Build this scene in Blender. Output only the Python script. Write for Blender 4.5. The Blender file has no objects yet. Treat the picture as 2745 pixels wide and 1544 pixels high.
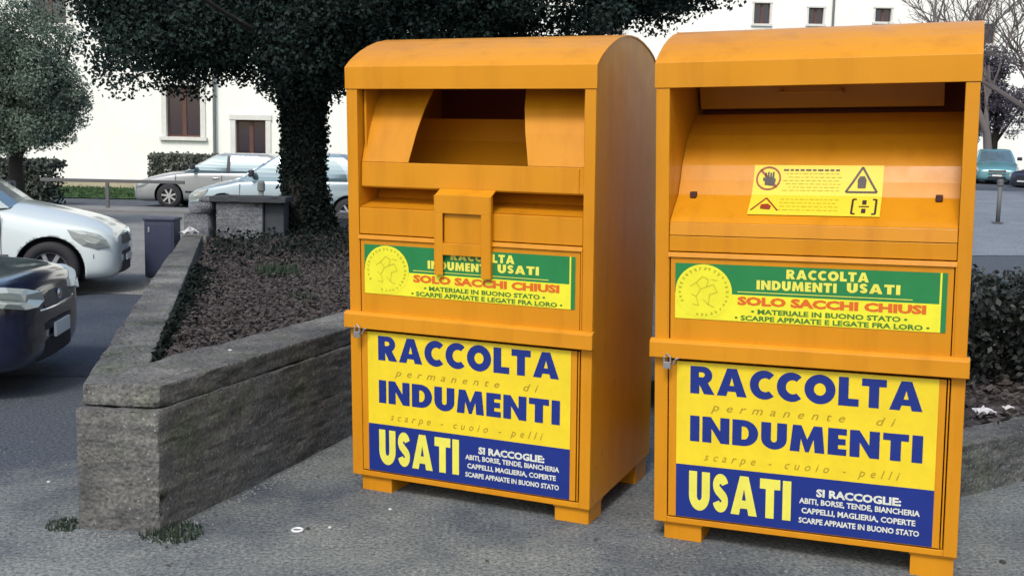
import bpy, bmesh, math, random
import numpy as np
from mathutils import Vector, Matrix, noise
from mathutils.geometry import tessellate_polygon

random.seed(7)
rng = np.random.default_rng(7)
R = math.radians
S = bpy.context.scene
C = S.collection

# ------------------------------------------------------------------ camera
F, PITCH, ROLL, EYE = 2998.4, .1222, .0211, 1.6229
c_, s_ = math.cos(PITCH), math.sin(PITCH)
fw = Vector((0, c_, -s_)); u0 = Vector((0, s_, c_)); r0 = Vector((1, 0, 0))
rt = math.cos(ROLL) * r0 + math.sin(ROLL) * u0
up = -math.sin(ROLL) * r0 + math.cos(ROLL) * u0
cd = bpy.data.cameras.new('camera'); cam = bpy.data.objects.new('camera', cd); C.objects.link(cam)
cam.matrix_world = Matrix(((rt.x, up.x, -fw.x, 0), (rt.y, up.y, -fw.y, 0), (rt.z, up.z, -fw.z, EYE), (0, 0, 0, 1)))
cd.sensor_width = 36; cd.lens = F / 2745 * 36; cd.clip_end = 2000; cd.clip_start = .05
S.camera = cam

# ------------------------------------------------------------------ sky, sun, exposure
SUN_EL, SUN_AZ = 48, 197           # degrees; azimuth clockwise from +Y (behind the camera, a little left)
w = bpy.data.worlds.new('World'); S.world = w; w.use_nodes = True
nt = w.node_tree; bg = nt.nodes['Background']
sky = nt.nodes.new('ShaderNodeTexSky'); sky.sky_type = 'NISHITA'; sky.sun_disc = False
sky.sun_elevation = R(SUN_EL); sky.sun_rotation = R(SUN_AZ)
sky.air_density = 1.3; sky.dust_density = 3.0; sky.ozone_density = 1.0
nt.links.new(sky.outputs[0], bg.inputs[0]); bg.inputs[1].default_value = .15
sl = bpy.data.lights.new('sun', 'SUN'); sl.energy = 1.5; sl.angle = R(14); sl.color = (1, .96, .90)
so = bpy.data.objects.new('sun', sl); C.objects.link(so)
a = R(SUN_AZ); e = R(SUN_EL)
sd = Vector((math.sin(a) * math.cos(e), math.cos(a) * math.cos(e), math.sin(e)))
so.rotation_euler = sd.to_track_quat('Z', 'Y').to_euler(); so.location = sd * 50
S.view_settings.view_transform = 'Standard'; S.view_settings.look = 'None'
S.view_settings.exposure = 0.42; S.view_settings.gamma = 1

# ------------------------------------------------------------------ helpers
def tag(o, label=None, cat=None, group=None, kind=None):
    if label: o['label'] = label
    if cat: o['category'] = cat
    if group: o['group'] = group
    if kind: o['kind'] = kind
    return o

def thing(name, label, cat, loc=(0, 0, 0), rz=0, group=None, mat=None):
    o = bpy.data.objects.new(name, None); C.objects.link(o); o.empty_display_size = .2
    if mat is not None: o.matrix_world = mat
    else: o.location = loc; o.rotation_euler = (0, 0, rz)
    return tag(o, label, cat, group)

def mk(name, color, rough=.6, metal=0., spec=.5, coat=0., vary=0., vscale=4., bump=0., bscale=40., color2=None, detail=6, trans=0, coord='Object'):
    m = bpy.data.materials.new(name); m.use_nodes = True
    t = m.node_tree; b = t.nodes['Principled BSDF']
    b.inputs['Base Color'].default_value = (*color, 1); b.inputs['Roughness'].default_value = rough
    b.inputs['Metallic'].default_value = metal; b.inputs['Specular IOR Level'].default_value = spec
    b.inputs['Coat Weight'].default_value = coat; b.inputs['Coat Roughness'].default_value = .08
    b.inputs['Transmission Weight'].default_value = trans
    tc = t.nodes.new('ShaderNodeTexCoord')
    if vary or color2:
        n = t.nodes.new('ShaderNodeTexNoise'); n.inputs['Scale'].default_value = vscale; n.inputs['Detail'].default_value = detail
        n.inputs['Roughness'].default_value = .65
        t.links.new(tc.outputs[coord], n.inputs['Vector'])
        r = t.nodes.new('ShaderNodeValToRGB')
        r.color_ramp.elements[0].position = .32; r.color_ramp.elements[1].position = .68
        c2 = color2 or tuple(x * (1 - vary) for x in color)
        r.color_ramp.elements[0].color = (*c2, 1); r.color_ramp.elements[1].color = (*color, 1)
        t.links.new(n.outputs['Fac'], r.inputs[0]); t.links.new(r.outputs[0], b.inputs['Base Color'])
    if bump:
        n = t.nodes.new('ShaderNodeTexNoise'); n.inputs['Scale'].default_value = bscale; n.inputs['Detail'].default_value = 5
        t.links.new(tc.outputs[coord], n.inputs['Vector'])
        bp = t.nodes.new('ShaderNodeBump'); bp.inputs['Strength'].default_value = bump; bp.inputs['Distance'].default_value = .01
        t.links.new(n.outputs['Fac'], bp.inputs['Height']); t.links.new(bp.outputs[0], b.inputs['Normal'])
    return m

class MB:
    def __init__(s): s.v = []; s.f = []; s.mi = []
    def add(s, vs, fs, mi=0):
        n = len(s.v); s.v += [tuple(v) for v in vs]; s.f += [tuple(i + n for i in f) for f in fs]; s.mi += [mi] * len(fs)
        return s
    def box(s, x0, x1, y0, y1, z0, z1, mi=0):
        return s.add([(x0, y0, z0), (x1, y0, z0), (x1, y1, z0), (x0, y1, z0), (x0, y0, z1), (x1, y0, z1), (x1, y1, z1), (x0, y1, z1)],
                     [(0, 3, 2, 1), (4, 5, 6, 7), (0, 1, 5, 4), (1, 2, 6, 5), (2, 3, 7, 6), (3, 0, 4, 7)], mi)
    def quad(s, a, b, c, d, mi=0): return s.add([a, b, c, d], [(0, 1, 2, 3)], mi)
    def prism_x(s, prof, x0, x1, mi=0):           # profile in (y,z), counter-clockwise seen from +x
        n = len(prof); vs = [(x0, y, z) for y, z in prof] + [(x1, y, z) for y, z in prof]
        fs = [tuple(range(n - 1, -1, -1)), tuple(range(n, 2 * n))] + [(i, (i + 1) % n, n + (i + 1) % n, n + i) for i in range(n)]
        return s.add(vs, fs, mi)
    def prism_z(s, poly, z0, z1, mi=0):
        n = len(poly); vs = [(x, y, z0) for x, y in poly] + [(x, y, z1) for x, y in poly]
        fs = [tuple(range(n - 1, -1, -1)), tuple(range(n, 2 * n))] + [(i, (i + 1) % n, n + (i + 1) % n, n + i) for i in range(n)]
        return s.add(vs, fs, mi)
    def tube(s, pts, rad, seg=8, mi=0, cap=True):
        pts = [Vector(p) for p in pts]; rs = rad if isinstance(rad, (list, tuple)) else [rad] * len(pts)
        rings = []
        for i, p in enumerate(pts):
            d = (pts[min(i + 1, len(pts) - 1)] - pts[max(i - 1, 0)]).normalized()
            a = d.cross(Vector((0, 0, 1)) if abs(d.z) < .9 else Vector((1, 0, 0))).normalized(); b = d.cross(a)
            rings += [p + rs[i] * (math.cos(2 * math.pi * k / seg) * a + math.sin(2 * math.pi * k / seg) * b) for k in range(seg)]
        fs = []
        for i in range(len(pts) - 1):
            for k in range(seg):
                k2 = (k + 1) % seg
                fs.append((i * seg + k, i * seg + k2, (i + 1) * seg + k2, (i + 1) * seg + k))
        if cap:
            fs.append(tuple(range(seg))); fs.append(tuple((len(pts) - 1) * seg + k for k in range(seg - 1, -1, -1)))
        return s.add(rings, fs, mi)
    def lathe_y(s, prof, cx, cy, cz, seg=28, mi=0):   # prof (r, dy)
        n = len(prof); vs = []
        for k in range(seg):
            t = 2 * math.pi * k / seg
            vs += [(cx + r * math.cos(t), cy + d, cz + r * math.sin(t)) for r, d in prof]
        fs = []
        for k in range(seg):
            k2 = (k + 1) % seg
            for j in range(n - 1): fs.append((k * n + j, k * n + j + 1, k2 * n + j + 1, k2 * n + j))
        return s.add(vs, fs, mi)
    def build(s, name, mats, parent=None, bevel=0, smooth=False, seg=2, fix=True):
        me = bpy.data.meshes.new(name); me.from_pydata(s.v, [], s.f)
        mats = mats if isinstance(mats, (list, tuple)) else [mats]
        for m in mats: me.materials.append(m)
        me.polygons.foreach_set('material_index', s.mi)
        if fix:
            bm = bmesh.new(); bm.from_mesh(me); bmesh.ops.recalc_face_normals(bm, faces=bm.faces); bm.to_mesh(me); bm.free()
        if smooth: me.polygons.foreach_set('use_smooth', [True] * len(me.polygons))
        me.update()
        o = bpy.data.objects.new(name, me); C.objects.link(o)
        if parent is not None: o.parent = parent
        if bevel:
            md = o.modifiers.new('bevel', 'BEVEL'); md.width = bevel; md.segments = seg; md.limit_method = 'ANGLE'; md.angle_limit = R(35)
            md.harden_normals = False
        return o

def np_mesh(name, V, nper, mat, parent=None):
    me = bpy.data.meshes.new(name); n = len(V); nf = n // nper
    me.vertices.add(n); me.vertices.foreach_set('co', V.astype(np.float32).ravel())
    me.loops.add(n); me.loops.foreach_set('vertex_index', np.arange(n, dtype=np.int32))
    me.polygons.add(nf); me.polygons.foreach_set('loop_start', np.arange(0, n, nper, dtype=np.int32))
    me.polygons.foreach_set('loop_total', np.full(nf, nper, dtype=np.int32))
    me.materials.append(mat); me.update(); me.validate()
    o = bpy.data.objects.new(name, me); C.objects.link(o)
    if parent is not None: o.parent = parent
    return o

def leaf_verts(P, size, flat=.0, aspect=.6):
    """rhombic leaves centred on the points P"""
    n = len(P); a = rng.normal(size=(n, 3)); a /= np.linalg.norm(a, axis=1)[:, None]
    b = rng.normal(size=(n, 3)); b[:, 2] *= (1 - flat); a[:, 2] *= (1 - flat)
    a /= np.linalg.norm(a, axis=1)[:, None]
    b -= (b * a).sum(1)[:, None] * a; b /= np.linalg.norm(b, axis=1)[:, None]
    s = (size * rng.uniform(.6, 1.3, n))[:, None]
    V = np.stack([P - a * s * .5, P + b * s * aspect * .5 - a * s * .08, P + a * s * .5, P - b * s * aspect * .5 - a * s * .08], 1)
    return V.reshape(-1, 3)

# ------------------------------------------------------------------ glyphs
def arc(cx, cy, rx, ry, a0, a1, n=14):
    return [(cx + rx * math.cos(R(a0 + (a1 - a0) * i / n)), cy + ry * math.sin(R(a0 + (a1 - a0) * i / n))) for i in range(n + 1)]
def s_shape():
    path = arc(.34, .705, .18, .165, 10, 270, 18)[:-3] + arc(.34, .295, .18, .165, 90, -170, 18)[3:]
    L, Rr = [], []
    for i, p in enumerate(path):
        q0, q1 = path[max(i - 1, 0)], path[min(i + 1, len(path) - 1)]
        dx, dy = q1[0] - q0[0], q1[1] - q0[1]; l = math.hypot(dx, dy); nx, ny = -dy / l * .13, dx / l * .13
        L.append((p[0] + nx, p[1] + ny)); Rr.append((p[0] - nx, p[1] - ny))
    return [L + Rr[::-1]]
G = {
 'R': (.86, [[(0, 0), (0, 1), (.46, 1)] + arc(.46, .685, .33, .315, 85, -58) + [(.88, 0), (.5, 0), (.33, .33), (.33, 0)],
             [(.31, .79), (.42, .79)] + arc(.43, .70, .09, .09, 85, -85, 8) + [(.42, .61), (.31, .61)]]),
 'A': (1.06, [[(0, 0), (.36, 1), (.70, 1), (1.06, 0), (.72, 0), (.67, .17), (.39, .17), (.34, 0)], [(.45, .38), (.61, .38), (.53, .68)]]),
 'C': (.84, [arc(.5, .5, .5, .52, 47, 313, 26) + arc(.54, .5, .23, .25, 305, 55, 20)]),
 'O': (1.04, [arc(.52, .5, .52, .52, 0, 350, 35), arc(.52, .5, .2, .22, 0, 345, 23)]),
 'L': (.66, [[(0, 0), (0, 1), (.33, 1), (.33, .26), (.67, .26), (.67, 0)]]),
 'T': (.80, [[(.235, 0), (.235, .74), (0, .74), (0, 1), (.80, 1), (.80, .74), (.565, .74), (.565, 0)]]),
 'I': (.33, [[(0, 0), (0, 1), (.33, 1), (.33, 0)]]),
 'N': (.94, [[(0, 0), (0, 1), (.3, 1), (.62, .47), (.62, 1), (.94, 1), (.94, 0), (.64, 0), (.32, .55), (.32, 0)]]),
 'D': (.88, [[(0, 0), (0, 1), (.38, 1)] + arc(.38, .5, .5, .5, 85, -85, 22) + [(.38, 0)],
             [(.32, .75), (.40, .75)] + arc(.40, .5, .16, .25, 80, -80, 12) + [(.40, .25), (.32, .25)]]),
 'U': (.86, [[(0, 1), (.33, 1)] + arc(.43, .37, .1, .12, 180, 360, 10) + [(.53, 1), (.86, 1)] + arc(.43, .40, .43, .42, 0, -180, 20)]),
 'M': (1.14, [[(0, 0), (.09, 1), (.37, 1), (.57, .48), (.77, 1), (1.05, 1), (1.14, 0), (.82, 0), (.78, .5), (.63, 0), (.51, 0), (.36, .5), (.32, 0)]]),
 'E': (.60, [[(0, 0), (0, 1), (.6, 1), (.6, .76), (.33, .76), (.33, .62), (.57, .62), (.57, .39), (.33, .39), (.33, .24), (.6, .24), (.6, 0)]]),
 'S': (.66, s_shape()),
}
def word(mb, text, x0, x1, z0, z1, y, gap=.09, mi=0):
    """heavy grotesque capitals laid in the plane y, filling x0..x1, z0..z1"""
    tot = sum(G[ch][0] for ch in text) + gap * (len(text) - 1)
    sx = (x1 - x0) / tot; sz = z1 - z0; x = x0
    for ch in text:
        wd, cs = G[ch]
        cs3 = [[Vector((px, pz, 0)) for px, pz in c] for c in cs]
        tris = tessellate_polygon(cs3); flat = [p for c in cs3 for p in c]
        mb.add([(x + p.x * sx, y, z0 + p.y * sz) for p in flat], [tuple(t) for t in tris], mi)
        x += (wd + gap) * sx
def btext(mb, text, x0, x1, zc, h, y, off=.0, shear=0., space=1., mi=0):
    """text in the built-in font, scaled to x0..x1 with capital height h centred on zc"""
    cu = bpy.data.curves.new('t', 'FONT'); cu.body = text; cu.size = 1; cu.offset = off; cu.shear = shear; cu.space_character = space
    cu.resolution_u = 2
    o = bpy.data.objects.new('t', cu); C.objects.link(o)
    dg = bpy.context.evaluated_depsgraph_get(); me = bpy.data.meshes.new_from_object(o.evaluated_get(dg))
    vs = [v.co.copy() for v in me.vertices]; fs = [tuple(p.vertices) for p in me.polygons]
    bpy.data.objects.remove(o); bpy.data.curves.remove(cu); bpy.data.meshes.remove(me)
    if not vs: return
    a, b = min(v.x for v in vs), max(v.x for v in vs); k = (x1 - x0) / (b - a); H = .73
    mb.add([(x0 + (v.x - a) * k, y, zc + (v.y - H / 2) * h / H) for v in vs], fs, mi)

# ------------------------------------------------------------------ materials
def orange_paint():
    m = mk('orange_paint', (.56, .250, .009), rough=.42, spec=.32)
    t = m.node_tree; L = t.links; b = t.nodes['Principled BSDF']; tc = t.nodes['Texture Coordinate']
    def nz(sc, det, ro, mp=None):
        n = t.nodes.new('ShaderNodeTexNoise'); n.inputs['Scale'].default_value = sc; n.inputs['Detail'].default_value = det; n.inputs['Roughness'].default_value = ro
        v = tc.outputs['Object']
        if mp:
            q = t.nodes.new('ShaderNodeMapping'); q.inputs['Scale'].default_value = mp; L.new(v, q.inputs['Vector']); v = q.outputs[0]
        L.new(v, n.inputs['Vector']); return n.outputs['Fac']
    def ramp(src, p0, p1, c0, c1):
        r = t.nodes.new('ShaderNodeValToRGB'); r.color_ramp.elements[0].position = p0; r.color_ramp.elements[1].position = p1
        r.color_ramp.elements[0].color = (*c0, 1); r.color_ramp.elements[1].color = (*c1, 1); L.new(src, r.inputs[0]); return r.outputs[0]
    def mul(a, c):
        x = t.nodes.new('ShaderNodeMix'); x.data_type = 'RGBA'; x.blend_type = 'MULTIPLY'; x.inputs[0].default_value = 1; L.new(a, x.inputs[6]); L.new(c, x.inputs[7]); return x.outputs[2]
    c = ramp(nz(1.3, 4, .6), .3, .7, (.53, .210, .008), (.61, .255, .009))
    c = mul(c, ramp(nz(9, 5, .6, (1, 1, .10)), .28, .48, (.86, .84, .82), (1, 1, 1)))       # rain streaks
    c = mul(c, ramp(nz(60, 3, .7, (1, 1, .6)), .22, .30, (.72, .62, .6), (1, 1, 1)))         # small scuffs
    L.new(c, b.inputs['Base Color'])
    L.new(ramp(nz(5, 5, .7), .3, .7, (.26, .26, .26), (.42, .42, .42)), b.inputs['Roughness'])
    bp = t.nodes.new('ShaderNodeBump'); bp.inputs['Strength'].default_value = .22; bp.inputs['Distance'].default_value = .02
    L.new(nz(2.6, 3, .5), bp.inputs['Height']); L.new(bp.outputs[0], b.inputs['Normal'])
    return m
ORANGE = orange_paint()
ORANGE_IN = ORANGE
YEL = mk('poster_yellow', (.80, .61, .02), rough=.45, vary=.14, vscale=7, bump=.06, bscale=9)
BLUE = mk('poster_blue', (.006, .024, .21), rough=.45, vary=.14, vscale=7, bump=.06, bscale=9)
PALE = mk('poster_pale_yellow', (.76, .72, .10), rough=.45, vary=.14, vscale=7, bump=.06, bscale=9)
GOLD = mk('poster_gold_script', (.36, .25, .015), rough=.5)
WHITE = mk('print_white', (.68, .70, .62), rough=.5, vary=.2, vscale=30)
GREEN = mk('sticker_green', (.012, .20, .055), rough=.45, vary=.14, vscale=7, bump=.06, bscale=9)
GREEND = mk('sticker_dark_green', (.05, .17, .02), rough=.5)
STY = mk('sticker_yellow', (.78, .74, .03), rough=.45, vary=.14, vscale=7, bump=.06, bscale=9)
OLIVE = mk('emblem_ink', (.52, .50, .02), rough=.5)
RED = mk('sticker_red', (.62, .12, .01), rough=.5)
BLACKP = mk('print_black', (.03, .025, .02), rough=.5)
DARKRED = mk('print_dark_red', (.25, .03, .01), rough=.5)
STEEL = mk('padlock_steel', (.38, .39, .42), rough=.45, metal=.8)
DARKIN = mk('inner_shade_brown', (.17, .035, .012), rough=.8)  # dark red-brown puts the shade of the bin recess into the colour
RUBBER = mk('stop_rubber', (.05, .012, .01), rough=.7)

# ------------------------------------------------------------------ ground
def g(x, y):
    t = min(max((x - 2.6) / 6, 0), 1); t = t * t * (3 - 2 * t)
    return .0185 * max(0, y - 9) * t

def asphalt(name, c1, c2, grain, bump, tint=None, darken_far=False):
    m = bpy.data.materials.new(name); m.use_nodes = True; t = m.node_tree; L = t.links
    b = t.nodes['Principled BSDF']; b.inputs['Roughness'].default_value = .85; b.inputs['Specular IOR Level'].default_value = .3
    tc = t.nodes.new('ShaderNodeTexCoord')
    def nz(sc, det, ro=.6):
        n = t.nodes.new('ShaderNodeTexNoise'); n.inputs['Scale'].default_value = sc; n.inputs['Detail'].default_value = det; n.inputs['Roughness'].default_value = ro
        L.new(tc.outputs['Object'], n.inputs['Vector']); return n
    big = nz(.9, 8, .7); r = t.nodes.new('ShaderNodeValToRGB')
    r.color_ramp.elements[0].position = .36; r.color_ramp.elements[1].position = .62
    r.color_ramp.elements[0].color = (*c2, 1); r.color_ramp.elements[1].color = (*c1, 1)
    if darken_far:   # darker towards the far left, with an irregular border
        sp = t.nodes.new('ShaderNodeSeparateXYZ'); L.new(tc.outputs['Object'], sp.inputs[0])
        a1 = t.nodes.new('ShaderNodeMath'); a1.operation = 'MULTIPLY_ADD'; a1.inputs[1].default_value = 1.6; L.new(nz(.8, 5).outputs['Fac'], a1.inputs[0]); L.new(sp.outputs['Y'], a1.inputs[2])
        a2 = t.nodes.new('ShaderNodeMath'); a2.operation = 'MULTIPLY_ADD'; a2.inputs[1].default_value = -.9; L.new(sp.outputs['X'], a2.inputs[0]); L.new(a1.outputs[0], a2.inputs[2])
        mr_ = t.nodes.new('ShaderNodeMapRange'); mr_.inputs['From Min'].default_value = 7.9; mr_.inputs['From Max'].default_value = 9.3; mr_.inputs['To Min'].default_value = 0; mr_.inputs['To Max'].default_value = .32; L.new(a2.outputs[0], mr_.inputs['Value'])
        sb = t.nodes.new('ShaderNodeMath'); sb.operation = 'SUBTRACT'; L.new(big.outputs['Fac'], sb.inputs[0]); L.new(mr_.outputs[0], sb.inputs[1]); L.new(sb.outputs[0], r.inputs[0])
    else: L.new(big.outputs['Fac'], r.inputs[0])
    fine = nz(grain, 4, .8); r2 = t.nodes.new('ShaderNodeValToRGB')
    r2.color_ramp.elements[0].position = .34; r2.color_ramp.elements[1].position = .70
    r2.color_ramp.elements[0].color = (.25, .26, .28, 1); r2.color_ramp.elements[1].color = (1.85, 1.85, 1.8, 1)
    L.new(fine.outputs['Fac'], r2.inputs[0])
    mx = t.nodes.new('ShaderNodeMix'); mx.data_type = 'RGBA'; mx.blend_type = 'MULTIPLY'; mx.inputs[0].default_value = 1
    L.new(r.outputs[0], mx.inputs[6]); L.new(r2.outputs[0], mx.inputs[7])
    v = t.nodes.new('ShaderNodeTexVoronoi'); v.inputs['Scale'].default_value = 38; L.new(tc.outputs['Object'], v.inputs['Vector'])
    r3 = t.nodes.new('ShaderNodeValToRGB'); r3.color_ramp.elements[0].position = .0; r3.color_ramp.elements[1].position = .16
    r3.color_ramp.elements[0].color = (1, 1, 1, 1); r3.color_ramp.elements[1].color = (0, 0, 0, 1)
    L.new(v.outputs['Distance'], r3.inputs[0])
    sel = t.nodes.new('ShaderNodeMath'); sel.operation = 'GREATER_THAN'; sel.inputs[1].default_value = .80
    sx = t.nodes.new('ShaderNodeSeparateColor'); L.new(v.outputs['Color'], sx.inputs[0]); L.new(sx.outputs[0], sel.inputs[0])
    mu = t.nodes.new('ShaderNodeMath'); mu.operation = 'MULTIPLY'; L.new(sel.outputs[0], mu.inputs[0]); L.new(r3.outputs[0], mu.inputs[1])
    mx2 = t.nodes.new('ShaderNodeMix'); mx2.data_type = 'RGBA'; L.new(mu.outputs[0], mx2.inputs[0]); L.new(mx.outputs[2], mx2.inputs[6])
    mx2.inputs[7].default_value = (.42, .45, .46, 1)
    L.new(mx2.outputs[2], b.inputs['Base Color'])
    bp = t.nodes.new('ShaderNodeBump'); bp.inputs['Strength'].default_value = bump; bp.inputs['Distance'].default_value = .008
    L.new(fine.outputs['Fac'], bp.inputs['Height']); L.new(bp.outputs[0], b.inputs['Normal'])
    return m
A_FORE = asphalt('worn_asphalt', (.205, .220, .213), (.075, .088, .108), 55, .9, darken_far=True)
A_CAR = asphalt('car_park_asphalt', (.068, .082, .108), (.042, .054, .080), 90, .6)
A_PAVE = asphalt('pale_pavement', (.24, .24, .235), (.18, .18, .18), 60, .4)

def sheet(name, x0, x1, y0, y1, nx, ny, dz, m, label=None):
    V = [(x, y, g(x, y) + dz) for y in np.linspace(y0, y1, ny) for x in np.linspace(x0, x1, nx)]
    Fq = [(j * nx + i, j * nx + i + 1, (j + 1) * nx + i + 1, (j + 1) * nx + i) for j in range(ny - 1) for i in range(nx - 1)]
    mb = MB(); mb.add(V, Fq); o = mb.build(name, m, fix=False); o['kind'] = 'structure'; return o
xs = sorted(set([-600, -200, -60] + list(np.linspace(-30, 60, 46)) + [200, 600]))
ys = sorted(set([-300, -60, -10] + list(np.linspace(0, 90, 46)) + [200, 700]))
mb = MB(); mb.add([(x, y, g(x, min(y, 95))) for y in ys for x in xs],
                  [(j * len(xs) + i, j * len(xs) + i + 1, (j + 1) * len(xs) + i + 1, (j + 1) * len(xs) + i) for j in range(len(ys) - 1) for i in range(len(xs) - 1)])
o = mb.build('ground', A_FORE, fix=False); o['kind'] = 'structure'
# dark car park surface on the left with an uneven near edge
edge = [(-14, 6.0)] + [(-14 + .25 * i, 6.1 + .035 * i + .09 * noise.noise(Vector((i * .4, 3, 0)))) for i in range(1, 46)]
poly = edge + [(-2.3, 8.0), (-3.4, 12.6), (-14, 12.6)]
mb = MB(); n = len(poly); mb.add([(x, y, .004) for x, y in poly], [tuple(range(n))]); o = mb.build('car_park', A_CAR, fix=False); o['kind'] = 'structure'
fe = [(-30 + .4 * i, 11.9 + .5 * noise.noise(Vector((i * .25, 9, 0))) + .12 * noise.noise(Vector((i * 1.3, 4, 0))), .008) for i in range(67)]
mb = MB(); mb.add(fe + [(-3.4, 25.8, .008), (-30, 25.8, .008)], [tuple(range(69))]); o = mb.build('forecourt', A_PAVE, fix=False); o['kind'] = 'structure'
mb = MB(); mb.add([(-30, 25.8, .06), (-4, 25.8, .06), (-4, 27.6, .06), (-30, 27.6, .06), (-30, 25.8, 0), (-4, 25.8, 0)], [(0, 1, 2, 3), (4, 5, 1, 0)])
o = mb.build('pavement', A_PAVE, fix=False); o['kind'] = 'structure'
GRASS = mk('lawn_green', (.045, .10, .03), rough=.9, vary=.4, vscale=3, bump=.5)
mb = MB(); mb.quad((-30, 32, .03), (3, 32, .03), (3, 38.5, .03), (-30, 38.5, .03)); o = mb.build('lawn', GRASS, fix=False); tag(o, kind='structure')
P = np.stack([rng.uniform(-24, 0, 26000), rng.uniform(32, 38.4, 26000), rng.uniform(.03, .1, 26000)], 1)
o = np_mesh('grass', leaf_verts(P, .16, aspect=.2), 4, GRASS); tag(o, 'short green grass strip in front of the white house', 'grass', kind='stuff')

# ------------------------------------------------------------------ clothing bins
def bin_matrix(x, y, yaw, tx, ty):
    ez = Vector((tx, ty, 1)).normalized(); ex = Vector((1, 0, -tx)); ex = (ex - ex.dot(ez) * ez).normalized(); ey = ez.cross(ex)
    M = Matrix((ex, ey, ez)).transposed()
    return Matrix.Translation((x, y, 0)) @ (Matrix.Rotation(yaw, 3, 'Z') @ M).to_4x4() @ Matrix.Translation((0, 0, -.0027)) @ Matrix.Diagonal((1, 1, 1.0367, 1))
W, D = 1.2, .9
BB, BT0, BT1, FB, FT = .075, .768, .842, 1.820, 1.915
ROOF = [(0, FT), (.03, 1.943), (.07, 1.972), (.13, 2.008), (.2, 2.040), (.28, 2.068), (.37, 2.086), (.45, 2.09), (.54, 2.084), (.63, 2.064), (.72, 2.034), (.79, 2.0), (.85, 1.955), (.88, 1.925), (.9, 1.88)]

ROOF = [(y, FT + (z - FT) * .77) if z > FT else (y, z) for y, z in ROOF]

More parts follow.
